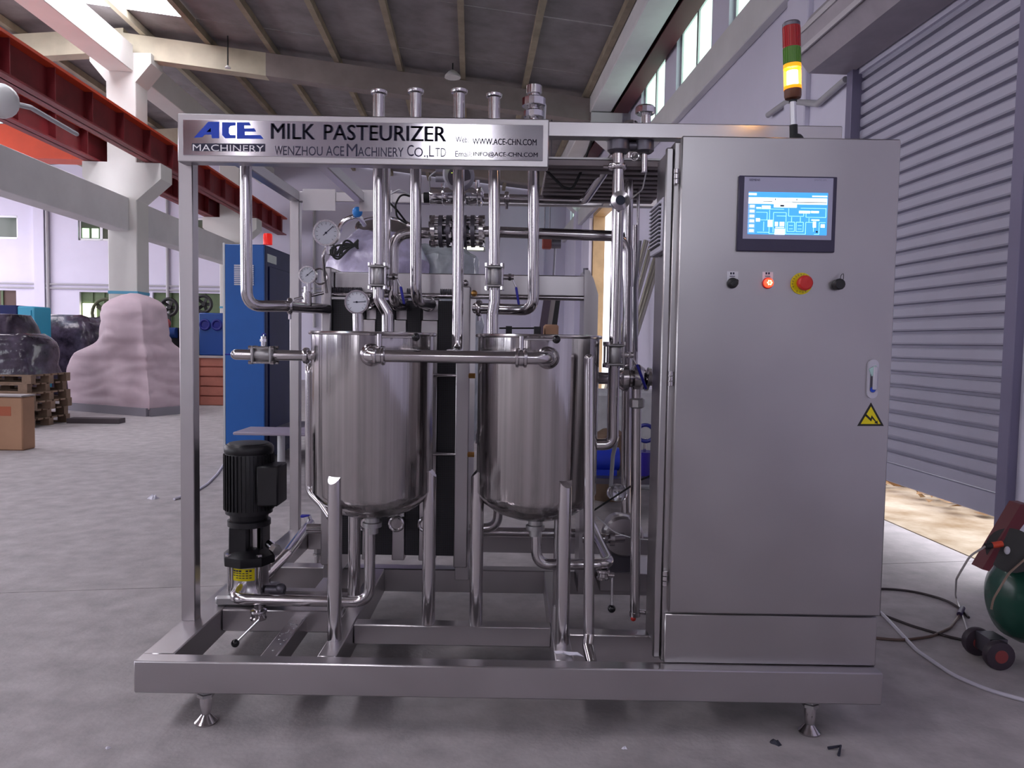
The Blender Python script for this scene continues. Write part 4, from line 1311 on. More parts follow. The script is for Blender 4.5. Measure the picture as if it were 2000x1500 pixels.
for q in [(0.1, 0.40, 0.45, 0.40), (0.1, 0.48, 0.24, 0.48), (0.24, 0.48, 0.24, 0.66), (0.1, 0.66, 0.32, 0.66), (0.27, 0.42, 0.27, 0.98), (0.32, 0.48, 0.48, 0.48), (0.32, 0.48, 0.32, 0.95), (0.48, 0.48, 0.48, 0.98), (0.27, 0.98, 0.73, 0.98), (0.51, 0.38, 0.51, 0.56), (0.51, 0.56, 0.70, 0.56), (0.70, 0.46, 0.70, 0.56), (0.98, 0.36, 0.98, 0.58), (0.73, 0.58, 0.98, 0.58), (0.73, 0.46, 0.73, 0.58), (0.66, 0.37, 0.98, 0.37), (0.55, 0.58, 0.55, 0.70), (0.66, 0.58, 0.66, 0.70), (0.73, 0.70, 0.73, 0.98), (0.73, 0.70, 0.84, 0.70), (0.83, 0.70, 0.83, 0.92), (0.90, 0.70, 0.90, 0.98), (0.90, 0.70, 0.98, 0.70), (0.84, 0.98, 0.90, 0.98), (0.77, 0.60, 0.77, 0.70), (0.36, 0.56, 0.48, 0.56), (0.20, 0.70, 0.20, 0.92), (0.12, 0.95, 0.27, 0.95)]:
    ln(*q)
for x0 in (0.50, 0.61):
    for q in [(x0, 0.70, x0 + 0.09, 0.70), (x0, 0.70, x0, 0.92), (x0 + 0.09, 0.70, x0 + 0.09, 0.92), (x0, 0.92, x0 + 0.09, 0.92), (x0 + 0.02, 0.78, x0 + 0.07, 0.78), (x0 + 0.02, 0.86, x0 + 0.07, 0.86)]:
        ln(*q)
blk = [(0.34, 0.86, 0.47, 1.0), (0.25, 0.66, 0.31, 0.82), (0.64, 0.43, 0.78, 0.49), (0.79, 0.43, 0.89, 0.48), (0.82, 0.68, 0.86, 0.82), (0.34, 0.70, 0.38, 0.80), (0.40, 0.70, 0.46, 0.80), (0.35, 0.82, 0.46, 0.84), (0.80, 0.63, 0.90, 0.66), (0.92, 0.74, 0.97, 0.82), (0.10, 0.36, 0.16, 0.39), (0.10, 0.62, 0.15, 0.70)]
for i in range(6):
    blk.append((0.02, 0.31 + i * 0.115, 0.075, 0.37 + i * 0.115))
scr(pan, 'screen_panels', SCRW, 0.0004)['kind'] = 'stuff'
scr([(0.0, 0.30 + i * 0.115, 0.088, 0.395 + i * 0.115) for i in range(6)], 'screen_menu', M('screen_menu_blue', (0.1, 0.2, 0.4), 0.3, emit=(0.22, 0.42, 0.85), estr=1.1), 0.0004)['kind'] = 'stuff'
scr(lines, 'screen_diagram', SCRC, 0.0007)['kind'] = 'stuff'
scr(blk, 'screen_symbols', SCRW, 0.0010)['kind'] = 'stuff'
scr([(0.55, 0.225, 0.985, 0.24), (0.36, 0.225, 0.55, 0.232), (0.18, 0.215, 0.30, 0.228), (0.33, 0.15, 0.34, 0.19), (0.60, 0.15, 0.61, 0.19), (0.86, 0.90, 0.885, 0.94), (0.40, 0.30, 0.45, 0.34)], 'screen_marks', INK, 0.0013)['kind'] = 'stuff'
q = cabz(1461, 355); r = cabz(1482, 351)
text('maker_lettering', 'SIEMENS', (q[0], YD - 0.0130, q[1]), ex, ez, r[0] - q[0], 0.0065, INK, cab)
q = cabz(1587, 355); r = cabz(1611, 351)
text('model_lettering', 'SIMATIC HMI', (q[0], YD - 0.0130, q[1]), ex, ez, r[0] - q[0], 0.005, M('grey_print', (0.25, 0.24, 0.35), 0.5), cab)
# push buttons
def plate(px0, py0, px1, py1, name, mat=WHITEP):
    a_, b_ = cabz(px0, py0), cabz(px1, py1)
    return MB().box((a_[0], YD - 0.0015, b_[1]), (b_[0], YD, a_[1])).build(name, mat, cab, smooth=False)


plate(1420, 530, 1441, 551, 'legend_plate')
plate(1489, 531, 1509, 551, 'legend_plate')
mb = MB()
for x0 in (1426, 1431, 1495, 1500):
    a_, b_ = cabz(x0, 532), cabz(x0 + 3, 536)
    mb.box((a_[0], YD - 0.0022, b_[1]), (b_[0], YD - 0.0015, a_[1]))
for x0 in (1425, 1494):
    a_, b_ = cabz(x0, 539), cabz(x0 + 10, 540.5)
    mb.box((a_[0], YD - 0.0022, b_[1]), (b_[0], YD - 0.0015, a_[1]))
mb.build('legend_print', INK, cab, smooth=False)
cx, cz_ = cabz(1430, 553)
n_ = Vector((0, -1, 0))
p = Vector((cx, YD, cz_))
MB().lathe(p, n_, [(0.0165, 0), (0.0165, 0.006), (0.014, 0.008), (0.0135, 0.022), (0.012, 0.024)], n=24).obox(p + n_ * 0.027, (0.0125, 0.004, 0.0045), (Vector((0.8, 0, 0.6)), Vector((-0.6, 0, 0.8)), n_), 0.001).build('selector_switch', BLACK, cab)
cx, cz_ = cabz(1499, 553)
p = Vector((cx, YD, cz_))
MB().lathe(p, n_, [(0.0175, 0), (0.0175, 0.005), (0.0155, 0.007)], n=24).build('lamp_ring', REDP, cab)
lamp = MB().lathe(p + n_ * 0.005, n_, [(0.0145, 0), (0.0140, 0.010), (0.009, 0.016), (0.001, 0.018)], n=24).build('indicator_lamp', M('lit_red_lens', (0.8, 0.02, 0.01), 0.3, emit=(1.0, 0.05, 0.02), estr=3.0), cab, label='glowing red indicator lamp')
mb = MB()
for i in range(7):
    a_ = 2 * PI * i / 6
    rr = 0.0058 if i < 6 else 0
    mb.sph(p + n_ * 0.0205 + Vector((math.cos(a_) * rr, 0, math.sin(a_) * rr)), 0.0028, 8, 6)
mb.build('lamp_leds', M('lit_led', (1, 0.7, 0.3), 0.3, emit=(1, 0.75, 0.25), estr=7), cab)
cx, cz_ = cabz(1565, 554)
p = Vector((cx, YD, cz_))
MB().cyl(p, p + n_ * 0.003, 0.0335, n=40).build('emergency_ring', YELL, cab)
MB().lathe(p + n_ * 0.003, n_, [(0.014, 0), (0.014, 0.014), (0.0225, 0.018), (0.0235, 0.022), (0.0225, 0.034), (0.018, 0.038), (0.001, 0.039)], n=32).build('emergency_stop', REDP, cab, label='red mushroom emergency stop button')
for body, a0_, a1_, rr, flip in (('EMERGENCY', 200, 60, 0.0255, 1), ('STOP', 240, 300, 0.0305, -1)):
    for i, ch in enumerate(body):
        a_ = math.radians(a0_ + (a1_ - a0_) * i / (len(body) - 1))
        d_ = Vector((math.cos(a_), 0, math.sin(a_)))
        X_ = Vector((math.sin(a_), 0, -math.cos(a_))) * flip
        Z_ = d_ * flip
        text('ring_lettering', ch, p + n_ * 0.0032 + d_ * rr - X_ * 0.002, X_, Z_, 0.004, 0.0055, INK, cab, 0.0003)
cx, cz_ = cabz(1634, 556)
p = Vector((cx, YD, cz_))
MB().lathe(p, n_, [(0.0165, 0), (0.0165, 0.012), (0.0175, 0.014), (0.0175, 0.024), (0.014, 0.027)], n=12).build('capped_socket', BLACK, cab)
MB().tube([p + n_ * 0.02, p + Vector((0.004, -0.02, 0.028)), p + Vector((0.012, -0.02, 0.034)), p + Vector((0.012, -0.02, 0.015))], 0.001, n=6, bend=0.01).build('cap_strap', RUBBER, cab)
# swing handle
a_ = cabz(1703, 702); b_ = cabz(1703, 778)
hw = 0.0165
def stadium(zt_, zb_, w, cx_, y, dep, name, mat):
    pts = []
    for i in range(13):
        t = PI * i / 12
        pts.append((cx_ + w * math.cos(t), y, zt_ - w + w * math.sin(t)))
    for i in range(13):
        t = PI + PI * i / 12
        pts.append((cx_ + w * math.cos(t), y, zb_ + w + w * math.sin(t)))
    return MB().prism(pts, (0, dep, 0)).build(name, mat, cab)


hx_ = (a_[0] + b_[0]) / 2
stadium(a_[1], b_[1], hw, hx_, YD, -0.008, 'handle_plate', GREYP)
stadium(a_[1] - 0.022, b_[1] + 0.018, 0.0095, hx_, YD - 0.008, -0.001, 'handle_recess', DARKST)
p = Vector((hx_ - 0.006, YD - 0.012, a_[1] - 0.03))
MB().obox((hx_ + 0.002, YD - 0.016, a_[1] - 0.058), (0.0058, 0.005, 0.036), None, 0.002).build('handle_grip', GREYP, cab)
MB().prism([(hx_ - 0.016, YD - 0.013, a_[1] - 0.03), (hx_ + 0.004, YD - 0.018, a_[1] - 0.018), (hx_ + 0.006, YD - 0.018, a_[1] - 0.042), (hx_ - 0.006, YD - 0.013, a_[1] - 0.052)], (0, 0.004, 0)).build('key_tag', M('pale_green_tag', (0.42, 0.62, 0.60), 0.5), cab, smooth=False)
MB().box((hx_ - 0.009, YD - 0.0088, b_[1] + 0.046), (hx_ + 0.009, YD - 0.008, b_[1] + 0.052)).cyl((hx_, YD - 0.008, b_[1] + 0.028), (hx_, YD - 0.0092, b_[1] + 0.028), 0.0085, n=20).build('handle_logo', BLUEINK, cab, smooth=False)
# warning triangle
tri = [(1701, 786), (1674, 832), (1726, 832)]
pts = [cabz(*t) for t in tri]
MB().prism([(x, YD - 0.001, z) for x, z in pts], (0, 0.001, 0)).build('warning_border', M('sign_black', (0.01, 0.01, 0.008), 0.5), cab, smooth=False)
c_ = (sum(x for x, z in pts) / 3, sum(z for x, z in pts) / 3)
MB().prism([(c_[0] + (x - c_[0]) * 0.74, YD - 0.0016, c_[1] + (z - c_[1]) * 0.74) for x, z in pts], (0, 0.0008, 0)).build('warning_sign', YELL, cab, smooth=False, label='yellow triangular electric shock warning sign')
bolt = [(1688, 811), (1692, 809), (1700, 817), (1702, 811), (1711, 823), (1713, 821), (1714, 828), (1707, 826), (1709, 824), (1703, 817), (1701, 823)]
MB().prism([(x, YD - 0.0022, z) for x, z in [cabz(*t) for t in bolt]], (0, 0.0008, 0)).build('warning_bolt', M('sign_black', (0.01, 0.01, 0.008), 0.5), cab, smooth=False)
# vent louvre on the left side of the cabinet
vx = CX0 - 0.012
vy0, vy1 = CF + 0.045, CF + 0.245
vzb, vzt = AT(1300, 490, 2.45).z, AT(1300, 385, 2.45).z
vent = MB().box((vx - 0.030, vy0, vzb), (vx, vy1, vzt), 0.004).build('vent_frame', GREYP, cab)
for i in range(11):
    z_ = vzb + 0.018 + i * (vzt - vzb - 0.03) / 11
    MB().box((vx - 0.0315, vy0 + 0.014, z_), (vx - 0.0295, vy1 - 0.014, z_ + 0.006)).build('vent_slot', RUBBER, cab, smooth=False)
    MB().box((vx - 0.038, vy0 + 0.012, z_ + 0.006), (vx - 0.029, vy1 - 0.012, z_ + 0.010)).build('vent_slat', GREYP, cab, smooth=False)
# corrugated conduit entering behind
pipe([(1250, 470, 3.0), (1240, 560, 3.05), (1242, 700, 3.1)], dia=0.014, bend=0.05, name='conduit_hose', mat=GREYP, n=10)

# ---- signal tower
lean = Vector((-0.058, 0, 1)).normalized()
tb_ = AT(1551, 262, 2.50)
tb_.z = CZ1 - 0.012
st = MB().lathe(Vector((tb_.x, 2.50, CZ1 - 0.013)), ez, [(0.030, 0), (0.030, 0.008), (0.022, 0.022), (0.015, 0.028)], n=24).sph((tb_.x + 0.004, 2.485, CZ1 + 0.012), 0.022, 16, 10).build('signal_tower', RUBBER, PA, label='signal tower lamp with red, green and lit amber sections')
pxm = 2.50 / F
q0 = Vector((tb_.x, 2.50, CZ1 + 0.01))
up_ = lambda h: q0 + lean * h
MB().cyl(up_(0), up_(0.055), 0.0125, n=20).build('tower_socket', RUBBER, st)
MB().cyl(up_(0.05), up_(0.132), 0.0098, n=20).build('tower_pole', M('white_aluminium', (0.75, 0.75, 0.8), 0.3, 0.6), st)
MB().cyl(up_(0.128), up_(0.138), 0.0125, n=20).build('tower_collar', RUBBER, st)
BR = M('brown_amber_base', (0.13, 0.035, 0.01), 0.4)
MB().lathe(up_(0.134), lean, [(0.012, 0), (0.024, 0.004), (0.0265, 0.012), (0.0265, 0.032)], n=28).build('tower_base', BR, st)
AMB = M('lit_amber_lens', (1.0, 0.55, 0.08), 0.12, emit=(1.0, 0.30, 0.01), estr=1.6, alpha=0.45)
AMB2 = M('amber_rim', (0.75, 0.25, 0.0), 0.3, emit=(1.0, 0.3, 0.0), estr=1.2)
CORE = M('amber_lamp_core', (1, 0.8, 0.4), 0.4, emit=(1.0, 0.75, 0.32), estr=22)
MB().lathe(up_(0.166), lean, [(0.0275, 0), (0.0275, 0.010)], n=28).build('amber_rim', AMB2, st)
MB().lathe(up_(0.176), lean, [(0.0268, 0), (0.0268, 0.056)], n=28).build('amber_lens', AMB, st, label='lit amber lens')
MB().lathe(up_(0.184), lean, [(0.017, 0), (0.017, 0.040)], n=24).build('lamp_core', CORE, st)
MB().lathe(up_(0.232), lean, [(0.0275, 0), (0.0275, 0.012)], n=28).build('amber_rim', AMB2, st)
GRL = M('green_lens', (0.06, 0.16, 0.03), 0.25, emit=(0.1, 0.22, 0.02), estr=0.15)
REL = M('red_lens', (0.42, 0.015, 0.02), 0.25)
MB().lathe(up_(0.244), lean, [(0.026, 0), (0.026, 0.052)], n=28).build('green_lens', GRL, st)
MB().lathe(up_(0.296), lean, [(0.0265, 0), (0.0265, 0.066)], n=28).build('red_lens', REL, st)
for h0, h1, mt in ((0.246, 0.294, GRL), (0.30, 0.36, REL)):
    for i in range(20):
        a_ = 2 * PI * i / 20
        d_ = (ex * math.cos(a_) + ey * math.sin(a_))
        MB().obox(up_((h0 + h1) / 2) + d_ * 0.0262, (0.0012, 0.0016, (h1 - h0) / 2), (d_, ez.cross(d_), lean)).build('lens_rib', mt, st, smooth=False)
MB().lathe(up_(0.362), lean, [(0.0272, 0), (0.0272, 0.010), (0.024, 0.014), (0.001, 0.015)], n=28).build('tower_cap', DARKST, st)
# ================================================================== things around the machine
WOODM = M('pallet_wood', (0.25, 0.165, 0.115), 0.8, var=0.3, vscale=6)
CARD = M('brown_cardboard', (0.46, 0.26, 0.16), 0.8, var=0.08, vscale=3)
WRAP = M('dark_plastic_wrap', (0.07, 0.055, 0.085), 0.16, var=0.7, vscale=5, bump=0.5, bscale=9)
TARP = M('pinkish_tarpaulin', (0.60, 0.46, 0.52), 0.6, var=0.08, vscale=2.5, bump=0.12, bscale=7)
BLUEC = M('blue_enamel', (0.008, 0.11, 0.42), 0.4, var=0.05, vscale=4)
BLUED = M('dark_blue_panel', (0.010, 0.016, 0.085), 0.6, spec=0.25, var=0.15, vscale=3)
TEAL = M('teal_panel', (0.03, 0.30, 0.46), 0.45)
REDBOX = M('red_brown_crate', (0.50, 0.18, 0.13), 0.75, var=0.15, vscale=3)


def noise3(p, s=1.0):
    from mathutils import noise
    return noise.noise(Vector(p) * s)


# ---- tarpaulin covered heap
Cc, Ll, Rr = Vector((-5.62, 11.85, 0)), Vector((-7.30, 12.66, 0)), Vector((-5.24, 12.66, 0))
Bb = Ll + Rr - Cc
tz = lambda py: AT(290, py, 12.1).z
o = thing('covered_machine', 'machine under a wrinkled pinkish tarpaulin on a low frame in front of the column', 'covered machine', (Cc + Bb) / 2)
cen = (Cc + Bb) / 2


def ring(q, scale, shift, z, n=34, wob=0.0, seed=0):
    cs = [Ll, Cc, Rr, Bb]
    out = []
    for i in range(4):
        a_, b_ = cs[i], cs[(i + 1) % 4]
        for k in range(n):
            t = k / n
            p = a_.lerp(b_, t)
            rr = (p - cen)
            # round the corners a little on the higher rings
            ang = rr.normalized()
            r_ = rr.length
            mean = 1.02
            r_ = r_ * (1 - q) + mean * q
            p = cen + ang * (r_ * scale) + shift
            w = 1 + wob * noise3((p.x * 1.4 + seed, p.y * 1.4, z * 2.2))
            # hanging folds: ridges that run down and across the cloth
            f1 = abs(noise3((p.x * 2.6 + z * 1.3, p.y * 2.6, z * 1.1)))
            f2 = abs(noise3((p.x * 1.1 - z * 2.2, p.y * 1.5 + z * 2.0, z * 3.4)))
            w -= (0.10 * max(0, 0.25 - f1) + 0.16 * max(0, 0.22 - f2)) * (1 if wob > 0.03 else 0.3)
            out.append(Vector((cen.x + shift.x + (p.x - cen.x - shift.x) * w, cen.y + shift.y + (p.y - cen.y - shift.y) * w, z + wob * 0.5 * noise3((p.x * 2, p.y * 2, z + 9)))))
    return out


top_shift = AT(262, 620, 12.4) - cen
top_shift.z = 0
rings = []
z_lo, z_hi = tz(797), tz(570)
key = [(0.0, 0.0, 1.03), (0.12, 0.0, 1.06), (0.36, 0.03, 0.99), (0.45, 0.05, 0.93), (0.50, 0.15, 0.80), (0.56, 0.35, 0.62), (0.62, 0.55, 0.56), (0.70, 0.6, 0.55), (0.82, 0.7, 0.54), (0.88, 0.8, 0.48), (0.94, 0.9, 0.34), (0.98, 1.0, 0.18), (1.0, 1.0, 0.06)]
for k_ in range(45):
    t = k_ / 44
    j_ = max(i for i in range(len(key) - 1) if key[i][0] <= t)
    A_, B_ = key[j_], key[j_ + 1]
    f_ = (t - A_[0]) / (B_[0] - A_[0])
    q, sc = A_[1] + (B_[1] - A_[1]) * f_, A_[2] + (B_[2] - A_[2]) * f_
    sh = top_shift * (0 if t < 0.4 else min(1, (t - 0.4) / 0.2))
    rings.append(ring(q, sc, sh, z_lo + (z_hi - z_lo) * t, wob=0.09 if t > 0.05 else 0.02))
nr = len(rings[0])
vs = [p for r in rings for p in r]
fs = [(k * nr + i, k * nr + (i + 1) % nr, (k + 1) * nr + (i + 1) % nr, (k + 1) * nr + i) for k in range(len(rings) - 1) for i in range(nr)]
fs.append(tuple(range((len(rings) - 1) * nr, len(rings) * nr)))
MB().add(vs, fs).build('tarpaulin', TARP, o, sharp=80)
mb = MB()
zf = z_lo
for a_, b_ in ((Ll, Cc), (Cc, Rr), (Rr, Bb), (Bb, Ll)):
    d_ = (b_ - a_).normalized()
    mb.obox((a_ + b_) / 2 + ez * (zf - 0.05), ((b_ - a_).length / 2, 0.05, 0.07), (d_, ez.cross(d_), ez))
mb.build('base_frame', M('grey_frame', (0.25, 0.23, 0.27), 0.6), o, smooth=False)
for c_ in (Ll, Cc, Rr, Bb):
    q = cen.lerp(c_, 0.9)
    MB().box((q.x - 0.05, q.y - 0.05, 0), (q.x + 0.05, q.y + 0.05, max(0.03, zf - 0.1))).build('foot', M('grey_frame', (0.25, 0.23, 0.27), 0.6), o, smooth=False)
# loose plank lying on the floor before it
p = ATZ(188, 826, 0)
o = MB().obox(p + ez * 0.035, (0.36, 0.10, 0.035), (Vector((1, 0.05, 0)), Vector((-0.05, 1, 0)), ez)).build('floor_plank', M('dark_plank', (0.10, 0.08, 0.09), 0.8), smooth=False)
tag(o, 'dark flat board lying on the floor in front of the tarpaulin heap', 'board')


# ---- pallet stack with wrapped goods
def pallet(base, z, w=1.1, d=0.9, parent=None, name='pallet'):
    p = thing('pallet', 'x', 'pallet', Vector((base.x, base.y, z)), 'wooden pallets stacked at the left')
    L = Vector((base.x, base.y, z))
    for k in range(3):
        MB().box(L + Vector((-w / 2, -d / 2 + k * (d - 0.1) / 2, 0)), L + Vector((w / 2, -d / 2 + 0.1 + k * (d - 0.1) / 2, 0.02))).build('bottom_board', WOODM, p, smooth=False)
        for j in range(3):
            a = L + Vector((-w / 2 + j * (w - 0.12) / 2, -d / 2 + k * (d - 0.1) / 2, 0.02))
            MB().box(a, a + Vector((0.12, 0.1, 0.075))).build('block', WOODM, p, smooth=False)
    for k in range(6):
        a = L + Vector((-w / 2, -d / 2 + k * (d - 0.11) / 5, 0.095))
        MB().box(a, a + Vector((w, 0.11, 0.022))).build('deck_board', WOODM, p, smooth=False)
    return p


def dup(o, delta, label):
    c = o.copy()
    COL.objects.link(c)
    c.location = o.location + Vector(delta)
    c['label'] = label
    LOC[c.name] = LOC[o.name] + Vector(delta)
    for ch in list(o.children):
        d = ch.copy()
        COL.objects.link(d)
        d.parent = c
    return c


pb = ATZ(66, 838, 0)
pb.y += 0.5
pb.x -= 0.62
ORD = ['bottom', 'second', 'third', 'fourth', 'fifth', 'topmost']
base_p = pallet(pb, 0.0)
base_p['label'] = 'bottom wooden pallet of the stack behind the orange box'
for i in range(1, 6):
    dup(base_p, (random.uniform(-0.05, 0.05), random.uniform(-0.03, 0.03), 0.118 * i), f'{["", "second lowest", "third lowest", "fourth lowest", "second highest", "topmost"][i]} wooden pallet of the stack behind the orange box')


def wrapped(c, hx_, hy_, h, label, tilt=0.0):
    c = Vector(c)
    n = 7
    mb = MB()
    vs, fs = [], []
    N = 24
    K = 9
    for k in range(K + 1):
        t = k / K
        for i in range(N):
            a = 2 * PI * i / N
            ca, sa = math.cos(a), math.sin(a)
            pw = 0.35
            x = hx_ * math.copysign(abs(ca) ** pw, ca)
            y = hy_ * math.copysign(abs(sa) ** pw, sa)
            s_ = 1 - 0.06 * t if t < 0.85 else 0.94 - (t - 0.85) * 1.6
            w = 1 + 0.10 * noise3((c.x + x * 3, c.y + y * 3, t * 4))
            vs.append(c + Vector((x * s_ * w, y * s_ * w, h * t * (1 + 0.04 * noise3((x * 4, y * 4, c.x))))))
    for k in range(K):
        for i in range(N):
            fs.append((k * N + i, k * N + (i + 1) % N, (k + 1) * N + (i + 1) % N, (k + 1) * N + i))
    fs.append(tuple(range(K * N, (K + 1) * N)))
    fs.append(tuple(range(N))[::-1])
    mb.add(vs, fs)
    o = mb.build('wrapped_load', WRAP, sharp=60)
    tag(o, label, 'wrapped goods', 'loads in dark plastic wrap at the left')
    return o


wrapped((pb.x, pb.y, 0.118 * 6), 0.52, 0.42, AT(66, 652, pb.y).z - 0.118 * 6, 'dark plastic wrapped load standing on the pallet stack')
q = Vector((-8.45, 14.1, 0))
o = wrapped((q.x + 0.0, q.y + 0.7, 0.13), 0.62, 0.5, AT(150, 618, q.y + 0.7).z - 0.13, 'tall shiny dark plastic wrapped load between the pallet stack and the tarpaulin heap')
dup(base_p, (q.x - pb.x, q.y + 0.7 - pb.y, 0), 'single wooden pallet under the tall wrapped load beside the tarpaulin heap')
q = AT(5, 700, 11.6)
o = wrapped((q.x, q.y, 0.05), 0.45, 0.45, AT(5, 615, 11.6).z - 0.05, 'dark plastic wrapped load at the left edge below the blue panels')
# blue and teal panels behind
q = AT(18, 640, 13.2)
o = MB().box((q.x - 0.7, 13.2, 0), (AT(32, 600, 13.2).x, 13.8, AT(20, 596, 13.2).z), 0.02).build('blue_cabinet', BLUED)
tag(o, 'dark blue metal cabinet at the left edge behind the wrapped loads', 'cabinet')
o = MB().box((AT(33, 600, 13.2).x, 13.2, 0), (AT(66, 600, 13.2).x, 13.7, AT(50, 598, 13.2).z), 0.02).build('teal_cabinet', TEAL)
tag(o, 'bright teal metal cabinet standing right of the dark blue cabinet', 'cabinet')
MB().box((AT(38, 600, 13.2).x, 13.185, 0.2), (AT(61, 600, 13.2).x, 13.2, AT(50, 606, 13.2).z)).build('door', TEAL, o, smooth=False)

# ---- cardboard box
p = ATZ(20, 880, 0)
o = thing('cardboard_box', 'orange brown cardboard box on the floor at the left edge', 'box', p + Vector((-0.3, 0.3, 0)))
xb1 = AT(44, 830, p.y).x
zb1 = AT(30, 776, p.y).z
MB().box((xb1 - 0.95, p.y, 0.0), (xb1, p.y + 0.22, zb1), 0.012).build('box_body', CARD, o)
MB().box((xb1 - 0.95, p.y + 0.09, zb1 + 0.001), (xb1, p.y + 0.14, zb1 + 0.003)).build('tape', M('parcel_tape', (0.55, 0.45, 0.35), 0.3), o, smooth=False)
MB().obox((xb1 - 0.47, p.y + 0.11, zb1 + 0.012), (0.47, 0.12, 0.008), None).build('lid', M('pale_flap', (0.40, 0.36, 0.36), 0.7), o, smooth=False)
MB().box((xb1 - 0.28, p.y - 0.002, zb1 - 0.2), (xb1 - 0.12, p.y, zb1 - 0.1)).build('print', M('red_print', (0.45, 0.12, 0.06), 0.7), o, smooth=False)

# ---- tall blue cabinet behind the frame
fx0, fx1, fy = AT(441, 800, 7.5).x, AT(518, 800, 7.5).x, 7.5
ztop = AT(480, 477, 7.5).z
o = thing('blue_machine_cabinet', 'tall bright blue machine cabinet with white louvre behind the left post', 'machine', ((fx0 + fx1) / 2, 7.9, 0))
MB().box((fx0, fy, 0.04), (fx1, fy + 1.1, ztop), 0.012).build('body', BLUED, o)
MB().box((fx0 + 0.004, fy - 0.02, 0.05), (fx1 - 0.002, fy, ztop - 0.004), 0.006).build('front_panel', BLUEC, o)
MB().box((fx0 - 0.02, fy - 0.012, 0.0), (fx0, fy + 0.05, ztop + 0.01)).build('edge_profile', ALU, o, smooth=False)
vx0, vx1 = AT(458, 540, 7.48).x, AT(496, 540, 7.48).x
vz0, vz1 = AT(476, 557, 7.48).z, AT(476, 516, 7.48).z
for i in range(11):
    z_ = vz0 + (vz1 - vz0) * i / 11
    MB().box((vx0, fy - 0.032, z_), (vx1, fy - 0.018, z_ + (vz1 - vz0) / 11 * 0.6)).build('louvre_slat', WHITEP, o, smooth=False)
MB().lathe(AT(523, 474, 7.8), ez, [(0.045, -0.02), (0.045, 0.075), (0.038, 0.09), (0.001, 0.092)], n=24).build('red_beacon', M('red_beacon', (0.8, 0.02, 0.015), 0.3, emit=(1, 0.02, 0.01), estr=0.35), o)
MB().box((fx1 + 0.0, fy + 0.06, ztop - 0.16), (fx1 + 0.004, fy + 0.35, ztop - 0.08)).build('nameplate', M('pale_plate', (0.5, 0.55, 0.5), 0.5), o, smooth=False)
MB().box((fx1 + 0.001, fy + 0.1, 0.1), (fx1 + 0.012, fy + 1.0, ztop - 0.2), 0.004).build('side_door', BLUED, o)
MB().box((fx1, fy - 0.1, 0.30), (fx1 + 0.75, fy + 0.9, 0.34)).build('side_table', M('grey_table', (0.3, 0.28, 0.35), 0.5), o, smooth=False)
for x, y in ((fx1 + 0.70, fy - 0.06), (fx1 + 0.70, fy + 0.86)):
    MB().box((x - 0.02, y - 0.02, 0), (x + 0.02, y + 0.02, 0.30)).build('table_leg', WHITEP, o, smooth=False)
# round sheet lying in front of the blue cabinet (tray on stand)
o = thing('round_tray', 'flat greyish tray on a short stand before the blue cabinet', 'tray', (AT(525, 842, 6.2).x, 6.2, 0))
q = AT(525, 842, 6.2)
MB().box((q.x - 0.22, 6.0, q.z - 0.012), (q.x + 0.35, 6.4, q.z + 0.012), 0.006).build('tray_top', M('pale_blue_tray', (0.36, 0.31, 0.40), 0.5), o)
MB().cyl((q.x + 0.1, 6.2, 0), (q.x + 0.1, 6.2, q.z), 0.03, n=14).build('stand', ALU, o)

# ---- red crate with a blue machine above it, fans and small machines far back
p = ATZ(415, 792, 0)
x0, x1 = AT(384, 740, p.y).x, AT(439, 740, p.y).x
o = thing('wooden_crate', 'red brown slatted crate on the floor behind the left post', 'crate', ((x0 + x1) / 2, p.y + 0.4, 0))
zc0, zc1 = 0.0, AT(410, 697, p.y).z
MB().box((x0 + 0.01, p.y + 0.03, 0.0), (x1 - 0.01, p.y + 0.8, zc1 - 0.02)).build('crate_body', REDBOX, o, smooth=False)
for k in range(5):
    a_ = zc0 + (zc1 - zc0) * k / 5
    MB().box((x0, p.y, a_ + 0.01), (x1, p.y + 0.03, a_ + (zc1 - zc0) / 5 - 0.015)).build('slat', REDBOX, o, smooth=False)
MB().box((x0 - 0.02, p.y - 0.02, zc1 - 0.02), (x1 + 0.02, p.y + 0.82, zc1 + 0.015)).build('lid', M('pale_lid', (0.5, 0.42, 0.42), 0.7), o, smooth=False)
MB().box((x0, p.y + 0.0 - 0.02, 0), (x0 + 0.06, p.y, zc1 - 0.02)).build('batten', REDBOX, o, smooth=False)
by = p.y + 0.3
bx0, bx1 = AT(388, 650, by).x, AT(438, 650, by).x
bz0, bz1 = zc1 + 0.015, AT(410, 611, by).z
o = thing('blue_blower', 'blue machine with two round ports standing on the red brown crate', 'machine', ((bx0 + bx1) / 2, by + 0.2, bz0))
MB().box((bx0, by, bz0), (bx1, by + 0.4, bz1), 0.02).build('housing', M('royal_blue_paint', (0.015, 0.07, 0.30), 0.4), o)
for x in (bx0 + (bx1 - bx0) * 0.25, bx0 + (bx1 - bx0) * 0.72):
    q = Vector((x, by, bz0 + (bz1 - bz0) * 0.72))
    MB().torus(q - ey * 0.01, ey, 0.085, 0.022, n=24).cyl(q, q - ey * 0.01, 0.07, n=24).build('port', M('deep_blue_port', (0.01, 0.015, 0.22), 0.4), o)


